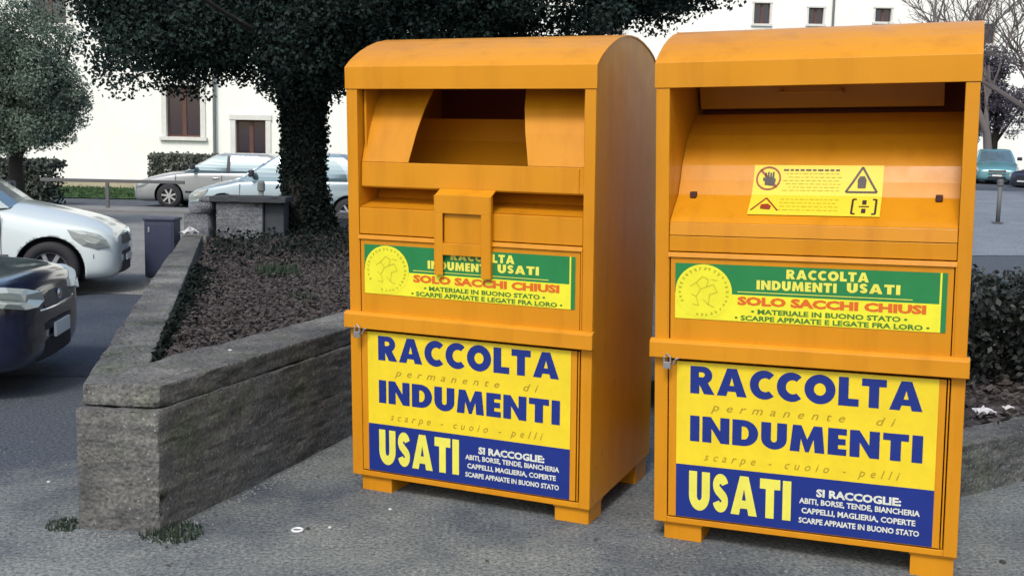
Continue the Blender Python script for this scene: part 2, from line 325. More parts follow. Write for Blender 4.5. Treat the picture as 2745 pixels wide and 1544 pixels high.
def make_bin(M, label, chute_down):
    root = thing('clothing_bin', label, 'clothing bin', mat=M, group='orange clothing collection bins')
    # side, back, bottom shell
    sh = MB()
    side = [(.012, BB), (D, BB), (D, 1.88)] + [(y, z - .003) for y, z in ROOF[-2:0:-1]] + [(.012, 1.92)]
    sh.prism_x(side, .0, .012); sh.prism_x(side, W - .012, W)
    sh.box(.012, W - .012, D - .012, D - .001, BB, 1.88)
    sh.box(.012, W - .012, .012, D - .012, BB + .001, BB + .02)
    # front frame posts and rails
    sh.box(.0, .056, -.0, .012, BB, FB - .001); sh.box(1.15, W, 0, .012, BB, FB - .001)
    sh.box(.044, .056, .012, .60, 1.19, FB + .05); sh.box(1.15, 1.162, .012, .60, 1.19, FB + .05)
    sh.box(.056, 1.15, .0, .012, BB, .10)
    sh.build('body', ORANGE, root, bevel=.003)
    # roof skin with fascia
    rf = MB(); out = [(-.004, FB), (-.004, FT)] + [(y, z + .002) for y, z in ROOF]; inn = [(y, z - .006) if y > 0 else (.004, z - .004) for y, z in ROOF[::-1]] + [(.0055, FT - .02), (.006, FB)]
    loop = out + inn; nn = len(out)
    V = []; Fq = []
    for x in (-.004, W + .004): V += [(x, y, z) for y, z in loop]
    n = len(loop)
    for i in range(n): Fq.append((i, (i + 1) % n, n + (i + 1) % n, n + i))
    for base in (0, n):
        for i in range(nn - 1): Fq.append((base + i, base + i + 1, base + n - 2 - i, base + n - 1 - i))
    rf.add(V, Fq)
    rf.box(.0, W, .006, .03, FB - .0, FB + .008)
    ro = rf.build('roof', ORANGE, root, bevel=.003)
    # mid fascia, panel with lip
    md = MB(); md.box(.058, 1.148, .004, .016, 1.19, 1.250 if not chute_down else 1.304)
    if not chute_down: md.prism_x([(.004, 1.2525), (.016, 1.2525), (.022, 1.302), (.012, 1.302)], .058, 1.148)
    md.build('front_plate', ORANGE, root, bevel=.002)
    pn = MB(); pn.box(.066, 1.142, -.003, .012, .833, 1.166)
    pn.prism_x([(-.012, 1.168), (.010, 1.168), (.010, 1.186), (-.006, 1.186)], .056, 1.152)
    pn.box(1.146, 1.152, -.008, .010, .84, 1.168); pn.box(.056, .0605, -.003, .010, .84, 1.168)
    pn.build('service_panel', ORANGE, root, bevel=.0015)
    # lower door
    dr = MB(); dr.box(.062, 1.134, -.004, .010, .106, .753)
    dr.box(1.139, 1.145, -.002, .010, .106, .753)
    dr.build('lower_door', ORANGE, root, bevel=.002)
    # locking bar with padlock
    lb = MB(); lb.prism_x([(-.036, BT0), (.0, BT0), (.0, BT1), (-.018, BT1), (-.034, BT1 - .012)], -.014, W + .012)
    lbo = lb.build('locking_bar', ORANGE, root, bevel=.003)
    pl = MB(); pl.box(.050, .080, -.054, -.038, .728, .755); pl.tube([(.052, -.048, .752), (.052, -.048, .775), (.065, -.048, .788), (.078, -.048, .775), (.078, -.048, .752)], .0045, 8)
    pl.tube([(.088, -.045, .745), (.10, -.045, .768), (.112, -.045, .772)], .004, 6)
    pl.build('padlock', STEEL, root, bevel=.004)
    for fx in (.04, 1.03):
        for fy in (.02, D - .2):
            f = MB(); f.box(fx, fx + .16, fy, fy + .17, -.03, BB - .001); f.box(fx - .005, fx + .165, fy - .006, fy + .176, BB - .012, BB - .0015)
            f.build('foot', ORANGE, root, bevel=.003)
    # chute
    if chute_down:
        # curved drum standing closed, with a cut-out mouth
        prof = [(.03, 1.507), (.076, 1.64), (.126, 1.74), (.195, 1.83)]
        xl = lambda z: .30 + (z - 1.507) * .15; xr = lambda z: .885 - (z - 1.507) * .25
        for fl_, fr_ in ((lambda z: .060, xl), (xr, lambda z: 1.146)):
            d = MB(); V = [(f_(z), y, z) for y, z in prof for f_ in (fl_, fr_)]
            d.add(V, [(2 * i, 2 * i + 1, 2 * i + 3, 2 * i + 2) for i in range(len(prof) - 1)])
            dro = d.build('drum_cheek', ORANGE, root, smooth=False, fix=False)
            md2 = dro.modifiers.new('s', 'SOLIDIFY'); md2.thickness = .005; md2.offset = -1
        b = MB(); b.prism_x([(.026, 1.505), (.022, 1.400), (.030, 1.393), (.15, 1.393), (.15, 1.40), (.034, 1.402), (.034, 1.505)], .060, 1.146)
        b.box(1.118, 1.124, .018, .026, 1.40, 1.503)
        b.build('drum_bar', ORANGE, root, bevel=.002)
        # inner tray, visible through the mouth
        tp = [(.036, 1.500), (.08, 1.435), (.17, 1.40), (.29, 1.415), (.41, 1.49), (.50, 1.59), (.54, 1.69)]
        t = MB(); t.prism_x(tp + [(y + .006, z - .008) for y, z in tp[::-1]], .075, 1.13)
        t.box(.064, .074, .17, .80, 1.41, 1.95); t.box(1.131, 1.141, .17, .80, 1.41, 1.95); t.box(.064, .074, .05, .17, 1.41, 1.83); t.box(1.131, 1.141, .05, .17, 1.41, 1.83)
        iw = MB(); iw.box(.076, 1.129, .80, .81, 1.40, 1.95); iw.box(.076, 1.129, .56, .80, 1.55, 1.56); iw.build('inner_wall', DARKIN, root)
        t.build('tray', ORANGE, root)
        # surface under the bar
        u = MB(); u.prism_x([(.012, 1.303), (.06, 1.311), (.17, 1.334), (.24, 1.43), (.232, 1.43), (.165, 1.341), (.06, 1.317), (.008, 1.309)], .060, 1.146); u.build('chute_floor', ORANGE, root)
        h = MB()
        h.prism_x([(-.030, 1.300), (-.026, 1.300), (-.026, 1.372), (.020, 1.395), (.020, 1.401), (-.030, 1.378)], .466, .738)
        h.box(.466, .502, -.030, -.024, 1.034, 1.300); h.box(.690, .730, -.030, -.024, 1.030, 1.300)
        h.box(.460, .466, -.030, -.004, 1.036, 1.376); h.box(.730, .736, -.030, -.004, 1.032, 1.376)
        h.box(.502, .690, -.030, -.024, 1.122, 1.172)
        h.box(.502, .690, -.012, -.008, 1.172, 1.300)
        h.build('handle', ORANGE, root, bevel=.0015)
    else:
        prof = [(.012, 1.303), (.035, 1.322), (.145, 1.397), (.150, 1.402), (.185, 1.455), (.215, 1.515), (.262, 1.575), (.325, 1.63), (.40, 1.675), (.49, 1.712)]
        d = MB(); d.prism_x(prof + [(y + .006, z - .005) for y, z in prof[::-1]], .058, 1.148)
        d.build('drum', ORANGE, root, smooth=False)
        fl = MB(); fl.prism_x([(.50, 1.736), (.507, 1.734), (.46, 1.88), (.453, 1.88)], .070, 1.070); fl.build('flap', ORANGE, root, bevel=.002)
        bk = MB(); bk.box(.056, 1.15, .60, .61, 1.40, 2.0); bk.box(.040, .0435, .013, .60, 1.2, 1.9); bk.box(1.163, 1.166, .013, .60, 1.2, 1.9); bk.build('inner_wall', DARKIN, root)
        hd = MB(); hd.box(.42, .68, .405, .425, 1.792, 1.802); hd.box(.42, .432, .425, .47, 1.792, 1.81); hd.box(.668, .68, .425, .47, 1.792, 1.81); hd.build('handle', ORANGE, root, bevel=.002)
        for hx in (.125, 1.075):
            b = MB(); b.box(hx - .013, hx + .013, .125, .15, 1.390, 1.414); b.build('rubber_stop', RUBBER, root, bevel=.003)
        # warning sticker folded over the bend
        ws = MB(); o_ = .0025
        pp = [(.050 - o_, 1.3345 + .002), (.145 - o_, 1.3985 + .003), (.150 - o_, 1.404), (.185 - o_, 1.456), (.215 - o_, 1.516)]
        def ppos(t):      # t: 0 bottom .. 1 top along the folded profile
            ls = [math.dist(pp[i], pp[i + 1]) for i in range(len(pp) - 1)]; s = t * sum(ls)
            for i, l in enumerate(ls):
                if s <= l or i == len(ls) - 1: k = s / l; return (pp[i][0] + (pp[i + 1][0] - pp[i][0]) * k, pp[i][1] + (pp[i + 1][1] - pp[i][1]) * k)
                s -= l
        for q0, q1 in zip(pp, pp[1:]): ws.quad((.362, *q0), (.866, *q0), (.866, *q1), (.362, *q1))
        wso = ws.build('warning_sticker', mk('warning_yellow', (.72, .54, .03), rough=.5), root, fix=False)
        nd = Vector((0, -.9, .42)).normalized()
        def lay(mb, poly, mi=0):     # poly in (x, t) laid on the sticker, slightly proud
            vs = []
            for x, t in poly: y, z = ppos(t); vs.append((x, y - .0025, z + .0012))
            mb.add(vs, [tuple(range(len(vs)))], mi)
        ink = MB(); tf = .475            # fold position
        def ring(cx, ct, rx, rt_, th, mi):
            for k in range(28):
                a0, a1 = 2 * math.pi * k / 28, 2 * math.pi * (k + 1) / 28
                lay(ink, [(cx + rx * math.cos(a0), ct + rt_ * math.sin(a0)), (cx + rx * math.cos(a1), ct + rt_ * math.sin(a1)), (cx + (rx - th) * math.cos(a1), ct + (rt_ - th * 4) * math.sin(a1)), (cx + (rx - th) * math.cos(a0), ct + (rt_ - th * 4) * math.sin(a0))], mi)
        def line(x0, t0, x1, t1, th, mi):
            dx, dt = x1 - x0, (t1 - t0) / 4.; l = math.hypot(dx, dt); nx, ntt = -dt / l * th, dx / l * th * 4
            k = 4
            for i in range(k):
                a, b = i / k, (i + 1) / k
                A = (x0 + (x1 - x0) * a, t0 + (t1 - t0) * a); B = (x0 + (x1 - x0) * b, t0 + (t1 - t0) * b)
                lay(ink, [(A[0] + nx, A[1] + ntt), (B[0] + nx, B[1] + ntt), (B[0] - nx, B[1] - ntt), (A[0] - nx, A[1] - ntt)], mi)
        ring(.422, .77, .050, .205, .007, 1); line(.388, .92, .458, .62, .004, 1)
        # hand symbol inside the ring
        lay(ink, [(.408, .66), (.448, .64), (.452, .76), (.438, .80), (.410, .80)])
        for k, fx in enumerate((.411, .421, .431, .441)): lay(ink, [(fx - .004, .79), (fx + .004, .79), (fx + .003, .87 + .012 * (k % 2)), (fx - .003, .87 + .012 * (k % 2))])
        lay(ink, [(.400, .74), (.410, .72), (.410, .77), (.402, .80)])
        ink.build('prohibition_sign', [BLACKP, DARKRED, STY, OLIVE], wso, fix=False); ink = MB()
        # warning triangle
        for x0, t0, x1, t1 in ((.728, .55, .846, .55), (.728, .55, .787, .97), (.787, .97, .846, .55)): line(x0, t0, x1, t1, .004, 0)
        lay(ink, [(.772, .62), (.802, .62), (.804, .76), (.796, .82), (.778, .82), (.770, .76)], 0)
        lay(ink, [(.776, .70), (.783, .70), (.783, .76), (.776, .76)], 2); lay(ink, [(.791, .70), (.798, .70), (.798, .76), (.791, .76)], 2)
        ink.build('warning_triangle', [BLACKP, DARKRED, STY, OLIVE], wso, fix=False); ink = MB()
        # text rows
        for k in range(7):
            tt = .93 - k * .058
            x = .48 + .012 * (k % 3)
            while x < .700 - .01 * (k % 2):
                wd = random.uniform(.008, .022); lay(ink, [(x, tt - (.018 if k else .026)), (x + wd, tt - (.018 if k else .026)), (x + wd, tt), (x, tt)], 3 if k else 0); x += wd + .006
        for k in range(4):
            tt = .40 - k * .085; x = .48
            while x < .700:
                wd = random.uniform(.008, .022); lay(ink, [(x, tt - .03), (x + wd, tt - .03), (x + wd, tt), (x, tt)], 3); x += wd + .006
        ink.build('warning_text', [BLACKP, DARKRED, STY, OLIVE], wso, fix=False); ink = MB()
        line(.372, .10, .425, .40, .003, 1); line(.425, .40, .478, .10, .003, 1); lay(ink, [(.408, .14), (.446, .12), (.450, .20), (.436, .26), (.408, .24)], 1)
        for x in (.760, .848): line(x, .06, x, .40, .004, 0)
        for x, s1 in ((.760, 1), (.848, -1)): line(x, .40, x + s1 * .014, .40, .004, 0); line(x, .06, x + s1 * .014, .06, .004, 0)
        for cz_ in (.13, .33): lay(ink, [(.796, cz_ - .05), (.812, cz_ - .05), (.812, cz_ + .05), (.796, cz_ + .05)], 0)
        line(.785, .23, .823, .23, .003, 0)
        ink.build('warning_symbols', [BLACKP, DARKRED, STY, OLIVE], wso, fix=False)
    # poster on the lower door
    y0 = -.0065; ps = MB()
    ps.quad((.096, y0, .330), (1.108, y0, .330), (1.108, y0, .752), (.096, y0, .752), 0)
    ps.quad((.096, y0, .110), (1.108, y0, .110), (1.108, y0, .330), (.096, y0, .330), 1)
    po = ps.build('poster', [YEL, BLUE], root, fix=False)
    yt = y0 - .0012; t = MB()
    word(t, 'RACCOLTA', .153, 1.053, .626, .737, yt, gap=.10)
    t.build('headline', BLUE, po, fix=False); t = MB()
    word(t, 'INDUMENTI', .154, 1.060, .430, .535, yt, gap=.10)
    t.build('headline', BLUE, po, fix=False)
    t = MB(); btext(t, 'permanente  di', .24, .958, .578, .034, yt, off=.0, shear=.35, space=1.9)
    t.build('script_line', GOLD, po, fix=False); t = MB()
    btext(t, 'scarpe - cuoio - pelli', .214, .981, .372, .034, yt, off=.0, shear=.35, space=1.8); t.build('script_line', GOLD, po, fix=False)
    t = MB(); word(t, 'USATI', .152, .570, .146, .306, yt, gap=.10); t.build('usati_lettering', PALE, po, fix=False)
    t = MB(); btext(t, 'SI RACCOGLIE:', .668, .990, .272, .030, yt, off=.045)
    btext(t, 'ABITI, BORSE, TENDE, BIANCHERIA', .602, 1.06, .235, .022, yt, off=.032)
    btext(t, 'CAPPELLI, MAGLIERIA, COPERTE', .612, 1.045, .196, .022, yt, off=.032)
    btext(t, 'SCARPE APPAIATE IN BUONO STATO', .602, 1.06, .156, .022, yt, off=.032)
    t.build('small_print', WHITE, po, fix=False)
    # sticker on the service panel
    y1 = -.0055; st = MB()
    st.quad((.086, y1, .926), (1.095, y1, .926), (1.095, y1, 1.030), (.086, y1, 1.030), 0)
    st.quad((.086, y1, 1.030), (1.095, y1, 1.030), (1.095, y1, 1.145), (.086, y1, 1.145), 1)
    st.quad((1.095, y1, .926), (1.102, y1, .926), (1.102, y1, 1.145), (1.095, y1, 1.145), 0)
    st.quad((1.102, y1, .926), (1.121, y1, .926), (1.121, y1, 1.145), (1.102, y1, 1.145), 1)
    sto = st.build('sticker', [STY, GREEN], root, fix=False)
    ye = y1 - .001; em = MB(); cx, cz = .203, 1.036
    em.add([(cx + .115 * math.cos(2 * math.pi * k / 40), ye, cz + .107 * math.sin(2 * math.pi * k / 40)) for k in range(40)], [tuple(range(40))], 0)
    def dash(ax, az, bx, bz, th):
        dx, dz = bx - ax, bz - az; l = math.hypot(dx, dz) or 1; nx, nz_ = -dz / l * th, dx / l * th
        em.quad((ax + nx, ye - .001, az + nz_), (bx + nx, ye - .001, bz + nz_), (bx - nx, ye - .001, bz - nz_), (ax - nx, ye - .001, az - nz_), 1)
    for k in range(30):            # worn lettering round the rim
        if 17 < k < 21: continue
        an = 2 * math.pi * k / 30 + .05; r_ = .093
        px, pz = cx + r_ * math.cos(an), cz + r_ * .94 * math.sin(an)
        for _ in range(3):
            q = random.uniform(-.7, .7) + an; dash(px + random.uniform(-.004, .004), pz + random.uniform(-.004, .004), px + .010 * math.cos(q), pz + .010 * math.sin(q), .0018)
    pts = [(-.02, -.055), (-.03, -.02), (-.012, .01), (-.03, .035), (-.005, .06), (.02, .048), (.012, .02), (.04, .03), (.055, .0), (.025, -.01), (.02, -.05), (.045, -.06)]
    for p, q in zip(pts, pts[1:]): dash(cx + p[0], cz + p[1], cx + q[0], cz + q[1], .0022)
    for p, q in (((-.05, -.01), (-.03, -.02)), ((-.055, .02), (-.03, .035)), ((-.045, -.05), (-.02, -.055)), ((.0, -.03), (.02, -.05)), ((-.012, .01), (.012, .02)), ((.03, .05), (.055, .045))): dash(cx + p[0], cz + p[1], cx + q[0], cz + q[1], .002)
    em.build('emblem', [STY, OLIVE], sto, fix=False)
    t = MB(); word(t, 'RACCOLTA', .530, .840, 1.099, 1.135, ye, gap=.12)
    word(t, 'INDUMENTI', .415, .722, 1.054, 1.090, ye, gap=.12); word(t, 'USATI', .760, .955, 1.058, 1.094, ye, gap=.12)
    t.quad((.34, ye, 1.040), (1.0, ye, 1.040), (1.0, ye, 1.043), (.34, ye, 1.043))
    t.build('title_lettering', PALE, sto, fix=False)
    t = MB(); btext(t, 'SOLO SACCHI CHIUSI', .340, 1.050, 1.008, .031, ye, off=.055); t.build('red_lettering', RED, sto, fix=False)
    t = MB(); btext(t, '\u2022 MATERIALE IN BUONO STATO \u2022', .395, .985, .968, .019, ye, off=.034)
    btext(t, '\u2022 SCARPE APPAIATE E LEGATE FRA LORO \u2022', .330, 1.065, .941, .019, ye, off=.034); t.build('green_lettering', GREEND, sto, fix=False)
    return root

make_bin(bin_matrix(-.7414, 5.2096, -.4111, .0012, -.0415), 'orange clothing bin beside the concrete planter with a bracket handle hanging over its sticker', True)
make_bin(bin_matrix(.6275, 4.6123, -.3833, -.0193, -.0488), 'orange clothing bin with an open hatch recess and a yellow warning sticker folded inside it', False)

# ------------------------------------------------------------------ concrete
def concrete(name, base, dark, moss=.0):
    m = bpy.data.materials.new(name); m.use_nodes = True; t = m.node_tree; L = t.links; b = t.nodes['Principled BSDF']
    b.inputs['Roughness'].default_value = .92; b.inputs['Specular IOR Level'].default_value = .2
    tc = t.nodes.new('ShaderNodeTexCoord')
    def nz(sc, det, ro=.65, vec=None):
        n = t.nodes.new('ShaderNodeTexNoise'); n.inputs['Scale'].default_value = sc; n.inputs['Detail'].default_value = det; n.inputs['Roughness'].default_value = ro
        L.new(vec or tc.outputs['Object'], n.inputs['Vector']); return n
    def ramp(src, p0, p1, c0, c1):
        r = t.nodes.new('ShaderNodeValToRGB'); r.color_ramp.elements[0].position = p0; r.color_ramp.elements[1].position = p1
        r.color_ramp.elements[0].color = (*c0, 1); r.color_ramp.elements[1].color = (*c1, 1); L.new(src, r.inputs[0]); return r
    def mul(a, bb, bl='MULTIPLY', f=1.):
        x = t.nodes.new('ShaderNodeMix'); x.data_type = 'RGBA'; x.blend_type = bl; x.inputs[0].default_value = f
        L.new(a, x.inputs[6]); L.new(bb, x.inputs[7]); return x
    r = ramp(nz(2.2, 10, .7).outputs['Fac'], .35, .66, dark, base)
    f = ramp(nz(45, 6, .8).outputs['Fac'], .30, .68, (.42, .42, .45), (1.55, 1.5, 1.45))
    m1 = mul(r.outputs[0], f.outputs[0])
    # board-marked streaks (stretched along the wall)
    mp = t.nodes.new('ShaderNodeMapping'); mp.inputs['Scale'].default_value = (1.2, 1.2, 14); L.new(tc.outputs['Object'], mp.inputs['Vector'])
    st = ramp(nz(1.6, 5, .6, mp.outputs[0]).outputs['Fac'], .35, .62, (.66, .66, .68), (1.12, 1.1, 1.08)); m2 = mul(m1.outputs[2], st.outputs[0])
    mo = ramp(nz(3.1, 6, .6).outputs['Fac'], .52, .66, (1, 1, 1), (.72, .86, .55)); m3 = mul(m2.outputs[2], mo.outputs[0], f=moss)
    # pits
    v = t.nodes.new('ShaderNodeTexVoronoi'); v.inputs['Scale'].default_value = 55; L.new(tc.outputs['Object'], v.inputs['Vector'])
    pit = ramp(v.outputs['Distance'], .08, .24, (.35, .35, .38), (1, 1, 1)); m4 = mul(m3.outputs[2], pit.outputs[0], f=.55)
    v2 = t.nodes.new('ShaderNodeTexVoronoi'); v2.inputs['Scale'].default_value = 60; v2.inputs['Randomness'].default_value = 1; L.new(tc.outputs['Object'], v2.inputs['Vector'])
    sp1 = ramp(v2.outputs['Distance'], .12, .30, (1, 1, 1), (0, 0, 0)); sc_ = t.nodes.new('ShaderNodeSeparateColor'); L.new(v2.outputs['Color'], sc_.inputs[0])
    gt = t.nodes.new('ShaderNodeMath'); gt.operation = 'GREATER_THAN'; gt.inputs[1].default_value = .86; L.new(sc_.outputs[0], gt.inputs[0])
    mm = t.nodes.new('ShaderNodeMath'); mm.operation = 'MULTIPLY'; L.new(gt.outputs[0], mm.inputs[0]); L.new(sp1.outputs[0], mm.inputs[1])
    m5 = t.nodes.new('ShaderNodeMix'); m5.data_type = 'RGBA'; L.new(mm.outputs[0], m5.inputs[0]); L.new(m4.outputs[2], m5.inputs[6]); m5.inputs[7].default_value = (.34, .36, .33, 1)
    L.new(m5.outputs[2], b.inputs['Base Color'])
    ad = t.nodes.new('ShaderNodeMath'); ad.operation = 'MULTIPLY_ADD'; ad.inputs[1].default_value = .6
    hn = nz(28, 8, .8)
    L.new(v.outputs['Distance'], ad.inputs[0]); L.new(hn.outputs['Fac'], ad.inputs[2])
    bp = t.nodes.new('ShaderNodeBump'); bp.inputs['Strength'].default_value = 1; bp.inputs['Distance'].default_value = .012
    L.new(ad.outputs[0], bp.inputs['Height']); L.new(bp.outputs[0], b.inputs['Normal'])
    return m
CONC = concrete('weathered_concrete', (.215, .222, .214), (.085, .090, .092), .6)
CONC2 = concrete('pale_concrete', (.20, .22, .24), (.12, .13, .15), .3)

def rough_solid(name, polys, m, parent, cell=.05, amp=.006):
    """extruded plan polygons (quads) cut into a fine grid and roughened"""
    bm = bmesh.new()
    for poly, z0, z1 in polys:
        vs0 = [bm.verts.new((x, y, z0)) for x, y in poly]; vs1 = [bm.verts.new((x, y, z1)) for x, y in poly]; n = len(poly)
        bm.faces.new(vs0[::-1]); bm.faces.new(vs1)
        for i in range(n): bm.faces.new((vs0[i], vs0[(i + 1) % n], vs1[(i + 1) % n], vs1[i]))
    bmesh.ops.recalc_face_normals(bm, faces=bm.faces)
    bmesh.ops.bevel(bm, geom=bm.edges[:] , offset=.009, segments=2, affect='EDGES', profile=.6)
    bmesh.ops.triangulate(bm, faces=bm.faces)
    for it in range(7):
        es = [e for e in bm.edges if e.calc_length() > cell * 1.5 and min(v.co.y for v in e.verts) < 9.5]
        if not es: break
        bmesh.ops.subdivide_edges(bm, edges=es, cuts=1); bmesh.ops.triangulate(bm, faces=[f for f in bm.faces if len(f.verts) > 3])
    bm.normal_update()
    for v in bm.verts:
        p = v.co; d = noise.noise(p * 9) * amp + noise.noise(p * 31) * amp * .6 + noise.noise(p * 2.3) * amp * .8
        ed = sum(1 for f in v.link_faces if f.normal.dot(v.normal) < .9)
        if ed: d -= max(0, noise.noise(p * 14)) * .020     # chipped arrises
        v.co += v.normal * (d - (.010 if noise.noise(p * 24) > .42 and p.z > .1 else 0))
    me = bpy.data.meshes.new(name); bm.to_mesh(me); bm.free(); me.materials.append(m)
    me.polygons.foreach_set('use_smooth', [True] * len(me.polygons))
    o = bpy.data.objects.new(name, me); C.objects.link(o)
    if parent is not None: o.parent = parent
    return o

pl = thing('planter', 'weathered concrete wedge planter with pitted walls and brown soil beside the bins', 'planter', (0, 0, 0))
EL, ER, IL, IR = (-1.81, 4.57), (-1.455, 4.53), (-1.72, 5.14), (-1.615, 5.10)
ZT = .62
rough_solid('wall', [([EL, ER, (1.72, 14.0), (1.47, 14.0), (-1.665, 5.13), (-3.44, 12.45), (-3.70, 12.45)], -.03, ZT - .101)], CONC, pl, cell=.04, amp=.008)
rough_solid('coping', [([(-1.795, 4.61), (-1.46, 4.575), (1.70, 13.9), (1.49, 13.9), (-1.668, 5.10), (-3.45, 12.4), (-3.68, 12.4)], ZT - .099, ZT - .003)], CONC, pl, cell=.04, amp=.008)
rough_solid('wall', [([(-3.70, 12.5), (-3.70, 17.8), (-3.44, 17.8), (-3.44, 12.5)], -.03, .60), ([(-3.44, 17.6), (1.7, 17.6), (1.7, 17.8), (-3.44, 17.8)], -.03, .60), ([(1.47, 14.0), (1.72, 14.0), (1.72, 17.6), (1.47, 17.6)], -.03, .60)], CONC, pl)
SOIL = mk('leaf_mould', (.055, .042, .038), rough=.95, color2=(.022, .018, .02), vscale=9, bump=1, bscale=30)
mb = MB(); nx, ny = 60, 120; V = []
for j in range(ny):
    y = 5.12 + (17.6 - 5.12) * (j / (ny - 1)) ** 1.3
    xa = max(-1.66 - (y - 5.12) * .237, -3.47); xb = min(-1.60 + (y - 5.12) * .348, 1.5)
    for i in range(nx):
        x = xa + (xb - xa) * i / (nx - 1)
        dt = math.hypot(x + 2.5, (y - 13.4) * .7)
        z = .50 + .05 * noise.noise(Vector((x * 1.7, y * 1.7, 0))) + .02 * noise.noise(Vector((x * 8, y * 8, 2))) + .10 * math.exp(-dt * dt / 1.5)
        V.append((x, y, z))
mb.add(V, [(j * nx + i, j * nx + i + 1, (j + 1) * nx + i + 1, (j + 1) * nx + i) for j in range(ny - 1) for i in range(nx - 1)])
mb.build('soil', SOIL, pl, fix=False, smooth=True)
LIT = mk('dead_leaves', (.088, .074, .068), rough=.9, color2=(.024, .021, .022), vscale=9)
n = 46000; yy = 5.2 + 8.9 * rng.random(n) ** 1.1; tt = rng.random(n)
xa = np.maximum(-1.68 - (yy - 5.12) * .237, -3.38); xb = np.minimum(-1.59 + (yy - 5.12) * .348, 1.45)
P = np.stack([xa + (xb - xa) * tt, yy, np.full(n, .525) + rng.uniform(-.02, .045, n)], 1)
o = np_mesh('leaf_litter', leaf_verts(P, .034, flat=.7, aspect=.55), 4, LIT); tag(o, 'brown fallen leaves and twigs covering the planter soil', 'leaf litter', kind='stuff')

IVY = mk('ivy_leaves', (.014, .022, .017), rough=.75, spec=.12, color2=(.005, .008, .008), vscale=3)
WEED = mk('weed_green', (.022, .045, .022), rough=.7, vary=.5, vscale=20)
# ivy creeping along the inside of the left arm
n = 5200; yy = 5.2 + 4.4 * rng.random(n) ** .8; t0 = rng.random(n)
P = np.stack([-1.69 - (yy - 5.12) * .237 + .02 + (.05 + .07 * (yy - 5.1)) * t0 ** 1.6, yy, .50 + (.14 * (1 - t0)) * rng.random(n)], 1)
o = np_mesh('creeping_ivy', leaf_verts(P, .042), 4, IVY); tag(o, 'dark ivy creeping along the inside of the planter wall', 'ivy', kind='stuff')
n = 4500; P = np.stack([rng.normal(-2.3, 1.0, n), rng.normal(12.2, 1.0, n), .54 + .16 * rng.random(n) ** 2], 1)
P = P[(P[:, 0] < .5) & (P[:, 0] > np.maximum(-3.35, -1.60 - (P[:, 1] - 5.12) * .237))]
o = np_mesh('ground_ivy', leaf_verts(P, .05), 4, IVY); tag(o, 'low dark ivy and weeds around the foot of the tree', 'ground cover', kind='stuff')
def tuft(cx, cy, cz, r, h, n, label, m=WEED, nm='weed_tuft'):
    V = []
    for _ in range(n):
        a = random.uniform(0, 6.28); d = r * random.random() ** .6; bx, by = cx + d * math.cos(a), cy + d * math.sin(a)
        hh = h * random.uniform(.4, 1); lx, ly = random.uniform(-.5, .5) * hh, random.uniform(-.5, .5) * hh; wd = .004 + h * .03
        q = random.uniform(0, 3.14); wx, wy = wd * math.cos(q), wd * math.sin(q)
        V += [(bx - wx, by - wy, cz), (bx + wx, by + wy, cz), (bx + lx * .5 + wx * .7, by + ly * .5 + wy * .7, cz + hh * .6), (bx + lx, by + ly, cz + hh)]
    o = np_mesh(nm, np.array(V), 4, m); tag(o, label, 'weeds', 'weeds rooted round the planter'); return o
tuft(-1.87, 4.60, 0, .09, .022, 200, 'small dark weed tuft at the left foot of the planter end')
tuft(-1.40, 4.52, 0, .13, .035, 300, 'green weed tuft at the right corner foot of the planter end')
tuft(-2.0, 9.5, .5, .20, .14, 420, 'bright green grass tuft in the planter soil')
tuft(-1.5, 8.0, .5, .12, .10, 120, 'small grass tuft in the planter nearest the bin')
# crumbled grit along the planter foot
gm = MB()
for _ in range(420):
    t_ = random.random()
    if random.random() < .5: x, y = -1.86 + .5 * t_, 4.52 - .04 * t_ - abs(random.gauss(0, .05))
    else: x, y = -1.43 + .53 * t_ + abs(random.gauss(0, .03)), 4.53 + 1.55 * t_
    r_ = random.uniform(.002, .007); a_ = random.uniform(0, 3)
    gm.add([(x + r_ * math.cos(a_ + k * 1.57), y + r_ * math.sin(a_ + k * 1.57), .001) for k in range(4)] + [(x + random.uniform(-.3, .3) * r_, y, r_ * 1.1)], [(0, 1, 4), (1, 2, 4), (2, 3, 4), (3, 0, 4)])
o = gm.build('grit', mk('grit', (.2, .21, .21), rough=.9)); tag(o, 'crumbled concrete grit along the foot of the planter', 'grit', kind='stuff')

gm = MB()
for _ in range(1500):
    x, y = random.uniform(-3.6, 2.6), 4.1 + 3.4 * random.random() ** 1.4; r_ = random.uniform(.0015, .0055) * (1.6 if random.random() < .05 else 1)
    if -1.9 < x < -.7 and y > 4.5 and x > -1.85 and x < -1.45 + (y - 4.5) * .34 + .02: continue
    a_ = random.uniform(0, 3)
    gm.add([(x + r_ * math.cos(a_ + k * 1.26), y + r_ * math.sin(a_ + k * 1.26), .0005) for k in range(5)] + [(x, y + .2 * r_, r_ * .9)], [(0, 1, 5), (1, 2, 5), (2, 3, 5), (3, 4, 5), (4, 0, 5)])
o = gm.build('gravel', mk('loose_gravel', (.30, .31, .31), rough=.9, color2=(.07, .07, .075), vscale=6)); tag(o, 'loose grit and small stones scattered over the asphalt', 'gravel', kind='stuff')
n = 90; P = np.stack([rng.uniform(-3.4, 2.4, n), rng.uniform(4.15, 7.0, n), np.full(n, .008)], 1); P = P[(P[:, 0] < -1.95) | (P[:, 0] > -1.35 + (P[:, 1] - 4.5) * .36)]
o = np_mesh('fallen_leaves', leaf_verts(P, .028, flat=.9), 4, LIT); tag(o, 'few dry leaves scattered on the asphalt', 'leaves', kind='stuff')

